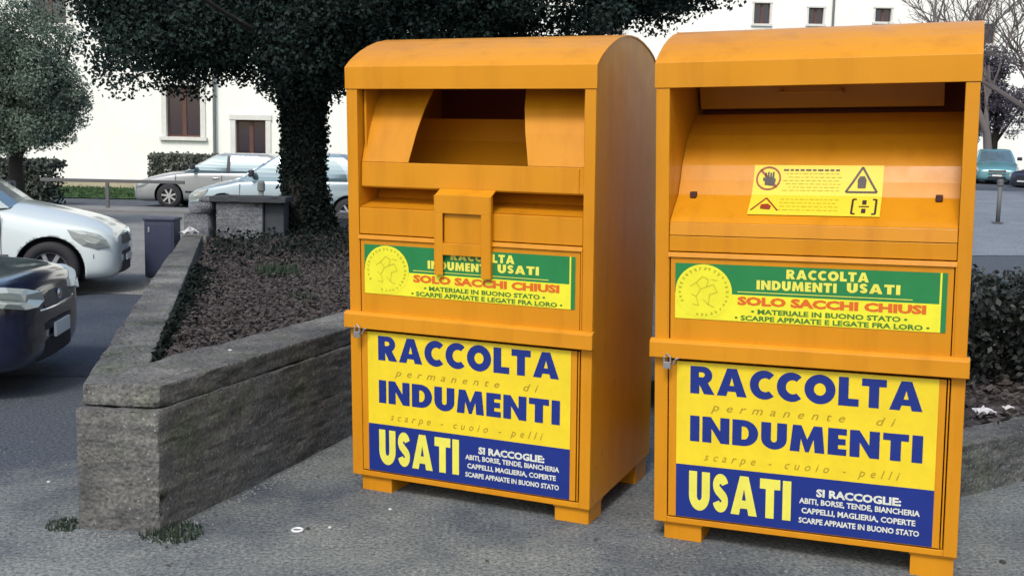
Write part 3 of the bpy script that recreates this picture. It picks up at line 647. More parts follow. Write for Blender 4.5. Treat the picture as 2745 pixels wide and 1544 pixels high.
# stone bench, cabinet, paper, post at the far end of the planter
bn = thing('stone_block', 'grey stone block with a dark capping slab beside the foot of the ivy tree', 'stone block', (-2.98, 12.8, .59))
DST = mk('dark_stone_and_shade', (.045, .052, .062), rough=.9, vary=.3, bump=.4)
rough_solid('capping', [([(-.46, -.16), (.40, -.16), (.40, .3), (-.46, .3)], .385, .45)], DST, bn, cell=.06, amp=.004)
rough_solid('block', [([(-.40, -.10), (.13, -.10), (.13, .25), (-.40, .25)], -.12, .380)], CONC2, bn, cell=.06, amp=.004)
rough_solid('shade_block', [([(.14, -.04), (.36, -.04), (.36, .25), (.14, .25)], -.12, .380)], DST, bn, cell=.06, amp=.004)  # dark colour stands in for the shade under the right part of the slab
rough_solid('raised_end', [([(-3.72, 12.62), (-3.44, 12.62), (-3.44, 12.95), (-3.72, 12.95)], .59, .84), ([(-3.66, 12.64), (-3.42, 12.64), (-3.42, 12.95), (-3.66, 12.95)], .842, .97), ([(-3.56, 12.66), (-3.38, 12.66), (-3.38, 12.95), (-3.56, 12.95)], .972, 1.03)], CONC2, pl)
cb = thing('utility_cabinet', 'dark blue-grey metal cabinet standing behind the planter wall', 'cabinet', (-4.24, 13.5, 0))
CAB = mk('cabinet_blue_grey', (.030, .040, .080), rough=.5, vary=.2)
m_ = MB(); m_.box(-.18, .18, -.13, .13, .02, .70); m_.build('body', CAB, cb, bevel=.008)
m_ = MB(); m_.box(-.195, .195, -.145, .145, .70, .735); m_.build('lid', CAB, cb, bevel=.008)
m_ = MB(); m_.box(-.15, .15, -.137, -.131, .06, .66); do = m_.build('door', CAB, cb, bevel=.002)
m_ = MB(); m_.box(-.13, -.11, -.15, -.138, .56, .62); m_.build('handle', STEEL, do, bevel=.002)
WP = mk('white_paper', (.6, .6, .62), rough=.8, vary=.3, vscale=20)
def crumple(name, loc, s, label, seed, grp=None):
    rr = random.Random(seed); m_ = MB(); k = 7; V = []
    for j in range(k):
        for i in range(k):
            V.append(((i / (k - 1) - .5) * s * rr.uniform(.8, 1.2), (j / (k - 1) - .5) * s * .7 * rr.uniform(.8, 1.2), s * .45 * rr.random() * (1 - abs(i / (k - 1) - .5))))
    m_.add([(x + loc[0], y + loc[1], z + loc[2]) for x, y, z in V], [(j * k + i, j * k + i + 1, (j + 1) * k + i + 1, (j + 1) * k + i) for j in range(k - 1) for i in range(k - 1)])
    o = m_.build(name, WP, fix=False); o.modifiers.new('s', 'SOLIDIFY').thickness = .0015
    return tag(o, label, 'litter', grp)
crumple('paper_scrap', (-3.58, 12.35, .63), .20, 'white crumpled paper lying on the far end of the planter coping', 1)
crumple('paper_scrap', (2.60, 6.0, .25), .10, 'larger white scrap on the soil behind the low wall right of the bins', 2, 'white scraps in the right-hand bed')
crumple('paper_scrap', (2.78, 6.12, .25), .06, 'small white scrap nearer the right edge of the photo', 3, 'white scraps in the right-hand bed')
# ring and bits on the ground
m_ = MB(); V = []; 
for k in range(24):
    a_ = 2 * math.pi * k / 24
    for j in range(8):
        q = 2 * math.pi * j / 8; V.append((-.89 + (.022 + .005 * math.cos(q)) * math.cos(a_), 4.59 + (.022 + .005 * math.cos(q)) * math.sin(a_), .006 + .005 * math.sin(q)))
m_.add(V, [(k * 8 + j, k * 8 + (j + 1) % 8, ((k + 1) % 24) * 8 + (j + 1) % 8, ((k + 1) % 24) * 8 + j) for k in range(24) for j in range(8)])
tag(m_.build('plastic_ring', mk('ring_white', (.7, .72, .74), rough=.4), smooth=True), 'small white ring lying on the asphalt left of the bins', 'ring')
def pebble(x, y, z, r, label, m):
    bm = bmesh.new(); bmesh.ops.create_icosphere(bm, subdivisions=2, radius=r)
    for v in bm.verts: v.co *= 1 + .3 * noise.noise(v.co * 40 + Vector((x, y, 0))); v.co.z *= .6
    me = bpy.data.meshes.new('pebble'); bm.to_mesh(me); bm.free(); me.materials.append(m)
    o = bpy.data.objects.new('pebble', me); C.objects.link(o); o.location = (x, y, z + r * .3); tag(o, label, 'pebble', 'loose pebbles'); return o
LP = mk('light_pebble', (.5, .52, .5), rough=.8); DP = mk('dark_pebble', (.03, .03, .03), rough=.8)
pebble(2.02, 4.39, 0, .014, 'dark pebble on the asphalt at the right foot of the hatch bin', DP)
pebble(-1.38, 5.42, ZT - .006, .012, 'white pebble on top of the planter wall', LP)
pebble(-.76, 4.64, 0, .009, 'pale pebble on the asphalt just right of the white ring', LP)
pebble(-2.2, 5.2, 0, .010, 'pale pebble on the asphalt left of the planter', LP)
pebble(-.53, 4.9, 0, .009, 'pale pebble below the left foot of the planter-side bin', LP)

# ------------------------------------------------------------------ right-hand bed
bd = thing('raised_bed', 'low stone edging with dark soil right of the bins', 'raised bed', (0, 0, 0))
rough_solid('edging', [([(2.05, 5.16), (4.7, 7.0), (4.6, 7.2), (1.95, 5.34)], -.03, .26)], CONC, bd, cell=.06, amp=.012)
mb = MB(); nx = 30; V = []
for j in range(nx):
    for i in range(nx):
        u_, v_ = i / (nx - 1), j / (nx - 1); x = 2.0 + 2.7 * u_ - .9 * v_ * 2; y = 5.28 + 1.88 * u_ + 1.3 * v_ * 2
        V.append((x, y, .21 + .03 * noise.noise(Vector((x * 3, y * 3, 0)))))
mb.add(V, [(j * nx + i, j * nx + i + 1, (j + 1) * nx + i + 1, (j + 1) * nx + i) for j in range(nx - 1) for i in range(nx - 1)]); mb.build('soil', SOIL, bd, fix=False)
n = 2500; u_ = rng.random(n); v_ = rng.random(n) * .5
P = np.stack([2.0 + 2.7 * u_ - 1.8 * v_, 5.28 + 1.88 * u_ + 2.6 * v_, .235 + .03 * rng.random(n)], 1)
o = np_mesh('leaf_litter', leaf_verts(P, .06, flat=.7), 4, LIT); tag(o, 'dead leaves on the soil of the bed right of the bins', 'leaf litter', kind='stuff')

def blob_points(blobs, n, shell=.55):
    vol = np.array([b[3] * b[4] * b[5] for b in blobs]) ** .75; idx = rng.choice(len(blobs), n, p=vol / vol.sum())
    B = np.array(blobs)[idx]; d = rng.normal(size=(n, 3)); d /= np.linalg.norm(d, axis=1)[:, None]
    r_ = shell + (1.08 - shell) * rng.random(n) ** .6
    return B[:, :3] + d * r_[:, None] * B[:, 3:6]

SHRUB = mk('dark_shrub', (.022, .030, .022), rough=.6, color2=(.010, .012, .014), vscale=4)
s_b = thing('shrub', 'dark evergreen shrub behind the low stone edging at the right edge', 'shrub', (3.25, 7.05, .2))
bl = [(random.uniform(-.7, 1.4), random.uniform(-.35, .7), random.uniform(.12, .62), *(random.uniform(.16, .3) for _ in range(3))) for _ in range(46)]
np_mesh('foliage', leaf_verts(blob_points(bl, 26000, .3), .045), 4, SHRUB, s_b)
m_ = MB()
for _ in range(14): m_.tube([(random.uniform(-.2, .8), random.uniform(-.1, .3), -.03), (random.uniform(-.6, 1.2), random.uniform(-.2, .5), .6)], [.012, .004], 5)
BARK = mk('bark', (.022, .019, .018), rough=.95, vary=.4, vscale=12, bump=1, bscale=18)
m_.build('stem', BARK, s_b)

# ------------------------------------------------------------------ ivy-clad tree
tr = thing('ivy_tree', 'large dark tree with an ivy-wrapped trunk spreading over the planter behind the bins', 'tree', (-2.50, 13.4, .52))
m_ = MB(); m_.tube([(0, 0, -.1), (.0, 0, .3), (-.02, 0, .8), (.0, .02, 1.4), (.05, .05, 2.0), (.15, .1, 3.0), (.3, .1, 4.6)], [.30, .22, .19, .18, .19, .15, .09], 14)
m_.build('trunk', BARK, tr, smooth=True)
limbs = []; random.seed(21)
for k in range(26):
    a_ = random.uniform(0, 6.28); z0 = random.uniform(1.9, 2.8); L_ = random.uniform(1.4, 3.4)
    p = Vector((.05, .05, z0)); pts = [p.copy()]; d = Vector((math.cos(a_), math.sin(a_), random.uniform(.35, .9)))
    for i in range(5): p = p + d * L_ / 5; d += Vector((random.uniform(-.2, .2), random.uniform(-.2, .2), random.uniform(-.1, .12))); pts.append(p.copy())
    limbs.append(pts)
for pts in limbs:
    m_ = MB(); m_.tube(pts, [.06, .05, .04, .03, .02, .01], 6); m_.build('branch', BARK, tr, smooth=True)
# ivy sleeve on the trunk (irregular)
n = 30000; zz = rng.random(n) * 2.6 - .1; aa = rng.random(n) * 6.283
rad = .22 + .10 * np.exp(-((zz - .0) / .35) ** 2) + .05 * np.sin(zz * 5 + aa * 2) * np.sin(aa * 3 + zz * 2) + .10 * np.clip(zz - 1.5, 0, 2) + .03 * rng.normal(size=n)
P = np.stack([rad * np.cos(aa), rad * np.sin(aa) + .02, zz], 1)
np_mesh('ivy', leaf_verts(P, .052), 4, IVY, tr)
CROWN = mk('tree_leaves', (.024, .042, .034), rough=.75, spec=.12, color2=(.014, .025, .025), vscale=1.6)
# world-space envelope of the crown, tree-local = world - (-2.5,14.6,.52)
bl = []; random.seed(5)
def lobe(cx, cy, cz, rx, ry, rz, n, lo=.20, hi=.42):
    for _ in range(n):
        while True:
            p = [random.uniform(-1, 1) for _ in range(3)]
            if sum(q * q for q in p) < 1: break
        r_ = random.uniform(lo, hi)
        bl.append((cx + 2.5 + p[0] * rx, cy - 13.4 + p[1] * ry, cz - .52 + p[2] * rz, r_, r_, r_ * .75))
lobe(-4.05, 13.2, 2.85, .75, .8, .62, 60)
lobe(-4.55, 13.4, 3.35, .55, .7, .45, 30)
lobe(-3.2, 13.4, 3.05, .65, .9, .50, 40)
lobe(-2.4, 13.4, 3.1, 1.1, 1.3, .72, 110)
lobe(-1.2, 13.4, 3.35, 1.2, 1.4, .72, 110)
lobe(-2.5, 13.4, 2.5, .55, .45, .38, 50, .15, .3)
lobe(-3.2, 13.3, 2.55, .3, .4, .2, 14, .12, .22)
lobe(.3, 13.5, 3.5, 1.3, 1.4, .65, 100)
lobe(1.5, 13.6, 3.72, .95, 1.2, .45, 60)
lobe(-2.0, 13.6, 4.8, 2.7, 2.2, 1.3, 150, .35, .6)
lobe(.5, 13.6, 4.8, 1.9, 2.0, 1.0, 80, .35, .6)
P = blob_points(bl, 330000, .3)
np_mesh('crown', leaf_verts(P, .058), 4, CROWN, tr)

# left tree
t2 = thing('round_tree', 'grey-green bushy tree in front of the house at the left edge', 'tree', (-9.45, 21.3, 0))
m_ = MB(); m_.tube([(0, 0, 0), (0, 0, 1.2), (.1, 0, 2.4)], [.16, .13, .08], 10); m_.build('trunk', BARK, t2, smooth=True)
for k in range(8):
    m_ = MB(); a_ = k * .8; m_.tube([(0, 0, 1.2), (.6 * math.cos(a_), .6 * math.sin(a_), 2.2), (1.1 * math.cos(a_), 1.1 * math.sin(a_), 3.4)], [.06, .04, .015], 6); m_.build('branch', BARK, t2)
GREY_GREEN = mk('grey_green_leaves', (.16, .215, .165), rough=.75, spec=.15, color2=(.07, .10, .085), vscale=1.6)
bl = []
def lobe2(cx, cy, cz, rx, ry, rz, n):
    for _ in range(n):
        while True:
            p = [random.uniform(-1, 1) for _ in range(3)]
            if sum(q * q for q in p) < 1: break
        r_ = random.uniform(.18, .36); bl.append((cx + p[0] * rx, cy + p[1] * ry, cz + p[2] * rz, r_, r_, r_ * .8))
lobe2(.25, 0, 2.6, 1.05, 1.1, .85, 110); lobe2(-.6, 0, 2.9, 1.3, 1.1, 1.1, 70); lobe2(.1, 0, 3.7, 1.0, 1.1, .8, 40); lobe2(-.1, -.2, 1.88, 1.1, .8, .42, 80); lobe2(.7, -.1, 2.3, .75, .6, .5, 40)
np_mesh('crown', leaf_verts(blob_points(bl, 100000, .35), .062, aspect=.5), 4, GREY_GREEN, t2)

# hedges
def hedge(x0, x1, y0, y1, z1, n, label, m):
    P = np.stack([rng.uniform(x0, x1, n), rng.uniform(y0, y1, n), rng.uniform(0, z1, n)], 1)
    k = rng.integers(0, 3, n); P[k == 0, 1] = y0 + rng.normal(size=(k == 0).sum()) * .04; P[k == 1, 2] = z1 + rng.normal(size=(k == 1).sum()) * .05
    h = thing('hedge', label, 'hedge', ((x0 + x1) / 2, y0, 0)); P -= np.array([(x0 + x1) / 2, y0, 0])
    np_mesh('foliage', leaf_verts(P, .11), 4, m, h)
    m_ = MB(); dx = (x1 - x0) / 2
    for i in range(int((x1 - x0) / .5)): m_.tube([(-dx + .25 + i * .5, .3, 0), (-dx + .3 + i * .5, .32, z1 * .8)], [.03, .015], 5)
    m_.build('stem', BARK, h)
HEDGE = mk('hedge_leaves', (.05, .065, .05), rough=.6, color2=(.018, .025, .022), vscale=3)
hedge(-15.5, -11.5, 27.9, 28.9, 1.05, 16000, 'clipped dark hedge at the left edge behind the small white car', HEDGE)
hedge(-10.9, -8.7, 33.4, 34.2, 1.2, 9000, 'low straggly hedge in front of the house behind the silver car', mk('sparse_hedge_leaves', (.14, .15, .12), rough=.7, color2=(.04, .05, .04), vscale=3))

# metal railing
rl = thing('railing', 'dark metal railing with a single top rail in front of the lawn', 'railing', (-9.77, 26.8, .06))
RAILM = mk('rail_metal', (.10, .10, .105), rough=.6)
m_ = MB(); m_.box(-1.55, 1.9, -.03, .03, .60, .68); m_.build('rail', RAILM, rl, bevel=.01)
for k, x in enumerate((0.05,)):
    m_ = MB(); m_.box(x - .04, x + .04, -.03, .03, -.0, .598); m_.build('post', RAILM, rl, bevel=.008)

# ------------------------------------------------------------------ buildings
WALL = mk('white_render', (.86, .88, .83), rough=.9, vary=.10, vscale=.8, bump=.15, bscale=30)
STONE = mk('pale_stone', (.66, .67, .63), rough=.85, vary=.12, vscale=5)
WOOD = mk('brown_wood', (.11, .045, .030), rough=.6, vary=.3, vscale=6)
GLASS = mk('dark_glass', (.014, .012, .030), rough=.12, spec=.8)
PLINTH = mk('ochre_plinth', (.42, .38, .26), rough=.9, vary=.2)
PIPEM = mk('pipe_metal', (.13, .15, .15), rough=.6)
def facade(root, x0, x1, z0, z1, holes, m, depth=.3, ymat=None):
    """front wall at local y=0 with real openings"""
    xs_ = sorted({x0, x1, *[h[0] for h in holes], *[h[1] for h in holes]}); zs_ = sorted({z0, z1, *[h[2] for h in holes], *[h[3] for h in holes]})
    mb = MB()
    for i in range(len(xs_) - 1):
        for j in range(len(zs_) - 1):
            cx, cz = (xs_[i] + xs_[i + 1]) / 2, (zs_[j] + zs_[j + 1]) / 2
            if any(h[0] < cx < h[1] and h[2] < cz < h[3] for h in holes): continue
            mb.quad((xs_[i], 0, zs_[j]), (xs_[i + 1], 0, zs_[j]), (xs_[i + 1], 0, zs_[j + 1]), (xs_[i], 0, zs_[j + 1]))
    for a_, b_, c0, d0 in holes:
        mb.quad((a_, 0, c0), (a_, depth, c0), (a_, depth, d0), (a_, 0, d0)); mb.quad((b_, 0, c0), (b_, 0, d0), (b_, depth, d0), (b_, depth, c0))
        mb.quad((a_, 0, c0), (b_, 0, c0), (b_, depth, c0), (a_, depth, c0)); mb.quad((a_, 0, d0), (a_, depth, d0), (b_, depth, d0), (b_, 0, d0))
    mb.quad((x0, 0, z0), (x0, 0, z1), (x0, 9, z1), (x0, 9, z0)); mb.quad((x1, 0, z0), (x1, 9, z0), (x1, 9, z1), (x1, 0, z1))
    mb.quad((x0, 9, z0), (x0, 9, z1), (x1, 9, z1), (x1, 9, z0)); mb.quad((x0, 0, z1), (x1, 0, z1), (x1, 9, z1), (x0, 9, z1))
    return mb.build('wall', m, root, fix=False)
def window(root, x0, x1, z0, z1, fr=.18, name='window', shutter=False, sill=True):
    w_ = MB(); yb = .12; t_ = .06
    w_.box(x0, x0 + t_, yb, yb + .06, z0, z1); w_.box(x1 - t_, x1, yb, yb + .06, z0, z1)
    w_.box(x0 + t_, x1 - t_, yb, yb + .06, z1 - t_, z1); w_.box(x0 + t_, x1 - t_, yb, yb + .06, z0, z0 + t_)
    c = (x0 + x1) / 2; w_.box(c - .07, c + .07, yb - .01, yb + .05, z0 + t_, z1 - t_)
    wo = w_.build(name, WOOD, root)
    p = MB(); p.box(x0 + .02, x1 - .02, yb + .03, yb + .05, z0 + .02, z1 - .02); p.build('pane', GLASS, wo)
    if fr:
        s_ = MB(); y0_, y1_ = -.05, -.001
        s_.box(x0 - fr, x0, y0_, y1_, z0, z1); s_.box(x1, x1 + fr, y0_, y1_, z0, z1); s_.box(x0 - fr - .03, x1 + fr + .03, y0_ - .02, y1_, z1, z1 + fr)
        if sill: s_.box(x0 - fr - .05, x1 + fr + .05, -.12, y1_, z0 - .13, z0)
        s_.build('surround', STONE, wo, bevel=.008)
YB = 39
h1 = thing('white_house', 'long white rendered house with brown windows and stone surrounds behind the parked cars', 'house', (0, YB, 0))
holes = [(-12.04, -10.87, 1.85, 3.6), (-9.66, -8.62, .35, 2.47), (-16.6, -15.4, 1.85, 3.6), (-4.4, -3.2, 1.85, 3.6), (-1.0, .2, 1.85, 3.6), (2.4, 3.6, 1.85, 3.6)]
holes += [(a_, b_, 5.6, 7.2) for a_, b_, c0, d0 in holes]
facade(h1, -62, 7, 0, 9.2, holes, WALL)
for i, (a_, b_, c0, d0) in enumerate(holes):
    window(h1, a_, b_, c0, d0, name='door' if i == 1 else 'window', sill=i != 1)
m_ = MB(); m_.box(-62.05, -9.9, -.08, -.002, 0, .30); m_.box(-8.35, 7.05, -.08, -.002, 0, .30); m_.build('plinth', PLINTH, h1, bevel=.01)
m_ = MB(); m_.box(-62.5, 7.5, -.7, 9.6, 9.2, 9.42); m_.build('roof', mk('roof_tile', (.25, .12, .08), rough=.9), h1, bevel=.02)
m_ = MB(); m_.tube([(-10.36, -.12, .2), (-10.36, -.12, 9.1)], .055, 10); m_.build('drainpipe', PIPEM, h1)
h2 = thing('apartment_house', 'tall white building with small upper windows rising behind the hatch bin', 'building', (0, 65, 0))
hs = [(13.42, 14.32, 9.05, 10.2), (16.52, 17.36, 9.1, 10.0), (20.3, 21.2, 9.3, 10.05), (26.35, 27.15, 8.2, 9.3), (29.8, 30.6, 8.2, 9.3), (10.2, 11.1, 9.0, 10.1),
      (13.42, 14.32, 5.4, 6.9), (16.52, 17.36, 5.4, 6.9), (20.3, 21.2, 5.4, 6.9), (24.0, 24.9, 4.8, 6.2), (29.3, 30.2, 4.4, 5.8)]
facade(h2, 5, 42, 0, 14, hs, WALL)
for q in hs: window(h2, *q, fr=.1)
for x in (17.88, 23.63):
    m_ = MB(); m_.tube([(x, -.15, 1), (x, -.15, 13.8)], .07, 8); m_.build('drainpipe', PIPEM, h2)
m_ = MB(); m_.box(4.5, 42.5, -.6, 9.6, 14.0, 14.25); m_.build('roof', mk('roof_grey', (.2, .17, .15), rough=.9), h2)

# ------------------------------------------------------------------ right-hand bare trees
def bare_tree(loc, h, seed, label, spread=1., twig_n=900):
    rr = random.Random(seed); root = thing('bare_tree', label, 'tree', loc, group='leafless trees at the right edge'); segs = []
    def grow(p, d, l, r_, lev):
        if lev == 0 or r_ < .004: return
        pts = [p.copy()]; n = 4
        for i in range(n):
            d = (d + Vector((rr.uniform(-.25, .25), rr.uniform(-.25, .25), rr.uniform(-.1, .14)))).normalized(); p = p + d * l / n; pts.append(p.copy())
        segs.append((pts, r_, lev))
        for _ in range(rr.randint(3, 4)):
            q = pts[rr.randint(2, n)]; nd = (d + Vector((rr.uniform(-1, 1), rr.uniform(-1, 1), rr.uniform(-.3, .6))) * .8 * spread).normalized()
            grow(q, nd, l * rr.uniform(.55, .8), r_ * .55, lev - 1)
    grow(Vector((0, 0, 0)), Vector((0, 0, 1)), h * .38, h * .02, 6)
    tm = MB(); bmb = MB()
    for pts, r_, lev in segs:
        (tm if lev == 6 else bmb).tube(pts, [max(r_ * (1 - .12 * i), .008) for i in range(len(pts))], 7 if lev > 4 else 3, cap=False)
    TW = bpy.data.materials.get('twig_bark') or mk('twig_bark', (.11, .095, .095), rough=.9); tm.build('trunk', TW, root, smooth=True); o = bmb.build('crown', TW, root, fix=False)
    return root
bare_tree((20.3, 48, .7), 11, 3, 'bare twiggy tree behind the teal car at the right edge', 1.1)
bare_tree((16.6, 36, .45), 9.5, 5, 'leafless tree with fine twigs over the right corner of the hatch bin', 1.0)
t3 = thing('ivy_bush', 'tall dark purple-grey bush mass behind the right bin at the right edge', 'bush', (21.6, 51, .8))
bl = [(random.uniform(-2.2, 2.2), random.uniform(-1, 1), random.uniform(2.0, 5.6), *(random.uniform(.4, .8) for _ in range(3))) for _ in range(60)]
np_mesh('foliage', leaf_verts(blob_points(bl, 24000, .4), .16, aspect=.4), 4, mk('purple_grey_leaves', (.13, .115, .15), rough=.8, color2=(.05, .045, .07), vscale=1.5), t3)
m_ = MB(); m_.tube([(0, 0, -.2), (.1, 0, 3.5)], [.2, .1], 8)
for k in range(7): m_.tube([(0, 0, 1.5), (1.6 * math.cos(k), .8 * math.sin(k), 4)], [.08, .02], 6)
m_.build('trunk', BARK, t3)
# post on the right
pp_ = thing('bollard', 'thin grey post standing on the pale road right of the bins', 'post', (10.38, 24, .30))
m_ = MB(); m_.tube([(0, 0, 0), (0, 0, .78)], .045, 10); m_.build('shaft', RAILM, pp_, smooth=True)
m_ = MB(); m_.tube([(0, 0, .78), (0, 0, .80), (0, 0, .90), (0, 0, .93)], [.05, .065, .065, .04], 10); m_.build('cap', RAILM, pp_)
m_ = MB(); m_.tube([(0, 0, 0), (0, 0, .02)], .12, 12); m_.build('base', RAILM, pp_)
pq = thing('bollard', 'dark short post in front of the silver cars beyond the planter', 'post', (-4.62, 20.5, 0))
m_ = MB(); m_.tube([(0, 0, 0), (0, 0, .78)], .045, 10); m_.build('shaft', PIPEM, pq, smooth=True)
m_ = MB(); m_.tube([(0, 0, .78), (0, 0, .80), (0, 0, .94), (0, 0, .98)], [.05, .07, .07, .04], 10); m_.build('cap', PIPEM, pq)
# paved strip on the right
mb = MB(); V = []; nx, ny = 20, 12
for j in range(ny):
    for i in range(nx):
        x = 5.5 + 26 * i / (nx - 1); y = 17.5 + 22 * j / (ny - 1) ; V.append((x, y, g(x, y) + .008))
mb.add(V, [(j * nx + i, j * nx + i + 1, (j + 1) * nx + i + 1, (j + 1) * nx + i) for j in range(ny - 1) for i in range(nx - 1)])
o = mb.build('road', asphalt('pale_road', (.20, .225, .26), (.15, .17, .20), 50, .3), fix=False); o['kind'] = 'structure'

# ------------------------------------------------------------------ cars
TYRE = mk('tyre', (.018, .018, .022), rough=.8); RIM = mk('rim_silver', (.55, .57, .6), rough=.3, metal=.7)
DARKP = mk('dark_plastic', (.016, .018, .028), rough=.55); CGLASS = mk('car_glass', (.16, .24, .28), rough=.07, metal=.55, spec=.9, coat=.5)
LAMP = mk('headlamp_glass', (.36, .40, .38), rough=.10, spec=.9, coat=1); PLATE = mk('plate_white', (.7, .72, .72), rough=.5)
CHROME = mk('chrome', (.7, .7, .72), rough=.15, metal=1)

def car(label, nose, heading, paint, L=3.84, Wd=1.66, H=1.48, wb=2.46, fo=.76, wr=.29, hood=.92, base_w=.98, roof_f=1.75, roof_r=3.25, rear=3.72, lamps='tall', scale=1., dz=0, bumper_mat=None, badge=False, nz=0):
    """local x runs from the nose (0) to the tail (L); heading is the direction the nose points to"""
    hw = Wd / 2; rz = math.atan2(heading[1], heading[0]) + math.pi
    root = thing('parked_car', label, 'car', (nose[0], nose[1], dz), rz, group='cars parked around the planter')
    st = [  # x, half width, bottom z, shoulder z, centre top z
        (0.00, .62, .28, .50, .52), (.03, .78, .19, .58, .62), (.14, .91, .155, .66, .71), (.34, .965, .15, .73, hood - .14), (.62, .99, .16, .79, hood - .06), (.9, 1.0, .17, .84, hood + .0),
        (base_w + .12, 1.0, .18, .90, hood + .04), (1.7, 1.0, .18, .915, hood + .04), (2.4, 1.0, .18, .925, hood + .04), (L - .75, .99, .18, .94, hood + .05), (L - .35, .96, .19, .93, hood + .04),
        (L - .12, .90, .22, .90, hood), (L - .03, .80, .28, .80, .84), (L, .66, .36, .68, .70)]
    st = [(x, k, zb, zs + nz * max(0, 1 - x / .6), zt + nz * max(0, 1 - x / .6)) for x, k, zb, zs, zt in st]
    bm = bmesh.new(); rings = []
    for x, k, zb, zs, zt in st:
        w_ = hw * k; m1 = zb + (zs - zb) * .28; m2 = zb + (zs - zb) * .62
        half = [(0, zb), (w_ * .7, zb), (w_ * .95, zb + .03), (w_ * 1.0, m1), (w_ * 1.0, m2), (w_ * .965, zs - .03), (w_ * .90, zs + .0), (w_ * .55, zt - .015), (0, zt)]
        ring = [(y, z) for y, z in half] + [(-y, z) for y, z in half[-2:0:-1]]
        rings.append([bm.verts.new((x, y, z)) for y, z in ring])
    n = len(rings[0])
    for r1, r2 in zip(rings, rings[1:]):
        for i in range(n): bm.faces.new((r1[i], r1[(i + 1) % n], r2[(i + 1) % n], r2[i]))
    bm.faces.new(rings[0]); bm.faces.new(rings[-1][::-1]); bmesh.ops.recalc_face_normals(bm, faces=bm.faces)
    me = bpy.data.meshes.new('body'); bm.to_mesh(me); bm.free(); bo = bpy.data.objects.new('body', me); C.objects.link(bo)
    ss = bo.modifiers.new('s', 'SUBSURF'); ss.levels = ss.render_levels = 3
    wx = (fo, fo + wb); ar = wr + .055; cut = MB()
    for cx in wx:
        for sy in (-1, 1):
            N = 40; ya, yb_ = sy * (hw - .30), sy * (hw + .3)
            vs = [(cx + ar * math.cos(2 * math.pi * i / N), ya, wr + ar * math.sin(2 * math.pi * i / N)) for i in range(N)] + [(cx + ar * math.cos(2 * math.pi * i / N), yb_, wr + ar * math.sin(2 * math.pi * i / N)) for i in range(N)]
            cut.add(vs, [tuple(range(N - 1, -1, -1)), tuple(range(N, 2 * N))] + [(i, (i + 1) % N, N + (i + 1) % N, N + i) for i in range(N)])
    co = cut.build('cut', DARKP); bo_m = bo.modifiers.new('b', 'BOOLEAN'); bo_m.object = co; bo_m.operation = 'DIFFERENCE'; bo_m.solver = 'EXACT'
    dg = bpy.context.evaluated_depsgraph_get(); me2 = bpy.data.meshes.new_from_object(bo.evaluated_get(dg)); bpy.data.objects.remove(bo); bpy.data.objects.remove(co)
    me2.materials.clear(); me2.materials.append(paint); me2.materials.append(DARKP)
    for p in me2.polygons:
        c = p.center; md_ = 0
        for cx in wx:
            d_ = math.hypot(c.x - cx, c.z - wr)
            if d_ < ar + .002 and abs(c.y) > hw - .31 and abs(c.y) < hw * 1.02 and (abs(p.normal.y) < .5 or abs(c.y) < hw - .25): md_ = 1
        p.material_index = md_; p.use_smooth = md_ == 0
    bo = bpy.data.objects.new('body', me2); C.objects.link(bo); bo.parent = root
    # glasshouse
    z0, z1 = hood - .03, H - .03; gl = MB(); rf = MB(); lev = [0, .15, .3, .45, .6, .75, .88, .96, 1.0]
    def ring(t):
        e_ = t ** 1.05; xf = base_w + (roof_f - base_w) * e_ - .0; xr = rear - (rear - roof_r) * t ** 2.2
        if t > .95: xf += .08 * (t - .95) / .05
        w_ = hw * (.93 - .20 * t ** 1.4 - (.05 * (t - .88) / .12 if t > .88 else 0)); z = z0 + (z1 - z0) * t
        B_ = base_w + 1.28
        half = [(xf, 0), (xf + .02, w_ * .45), (xf + .09, w_ * .84), (xf + .17, w_ * .96), (max(B_ - .04, xf + .2), w_), (B_ + .05, w_), (xr - .42, w_ * .99), (xr - .16, w_ * .95), (xr - .03, w_ * .72), (xr, 0)]
        return [(x, y, z) for x, y in half] + [(x, -y, z) for x, y in half[-2:0:-1]]
    rs = [ring(t) for t in lev]; nseg = len(rs[0]); half_n = 9
    kind = ['g', 'g', 'p', 'g', 'b', 'g', 'p', 'p', 'g']; kind = kind + kind[::-1]
    for li in range(len(lev) - 1):
        for i in range(nseg):
            q = (rs[li][i], rs[li][(i + 1) % nseg], rs[li + 1][(i + 1) % nseg], rs[li + 1][i])
            paintit = kind[i] == 'p' or lev[li] >= .88 or (kind[i] == 'g' and i in (8, 9) and lev[li] < .3)
            if paintit: rf.quad(*q)
            else: gl.quad(*q, mi=1 if kind[i] == 'b' else 0)
    top = rs[-1]; cxm = sum(p[0] for p in top) / nseg
    inner = [((p[0] - cxm) * .8 + cxm, p[1] * .7, p[2] + .022) for p in top]
    for i in range(nseg): rf.quad(top[i], top[(i + 1) % nseg], inner[(i + 1) % nseg], inner[i])
    rf.add(inner, [tuple(range(nseg))])
    ro = rf.build('roof', paint, root, smooth=True); gl.build('windows', [CGLASS, DARKP], root, smooth=False)
    # side trim, handles, mirrors
    for sy in (-1, 1):
        m_ = MB(); m_.box(fo + ar + .05, fo + wb - ar - .05, *sorted((sy * (hw - .004), sy * (hw + .010))), .40, .45); m_.build('side_strip', DARKP, root, bevel=.004)
        for xd in (2.05,): m_ = MB(); m_.box(xd, xd + .16, *sorted((sy * (hw - .004), sy * (hw + .020))), .76, .79); m_.build('door_handle', DARKP if badge else paint, root, bevel=.006)
        m_ = MB()
        for xd in (1.12, 2.28): m_.box(xd, xd + .008, *sorted((sy * (hw - .01), sy * (hw + .001))), .28, .86)
        m_.build('door_seam', DARKP, root)
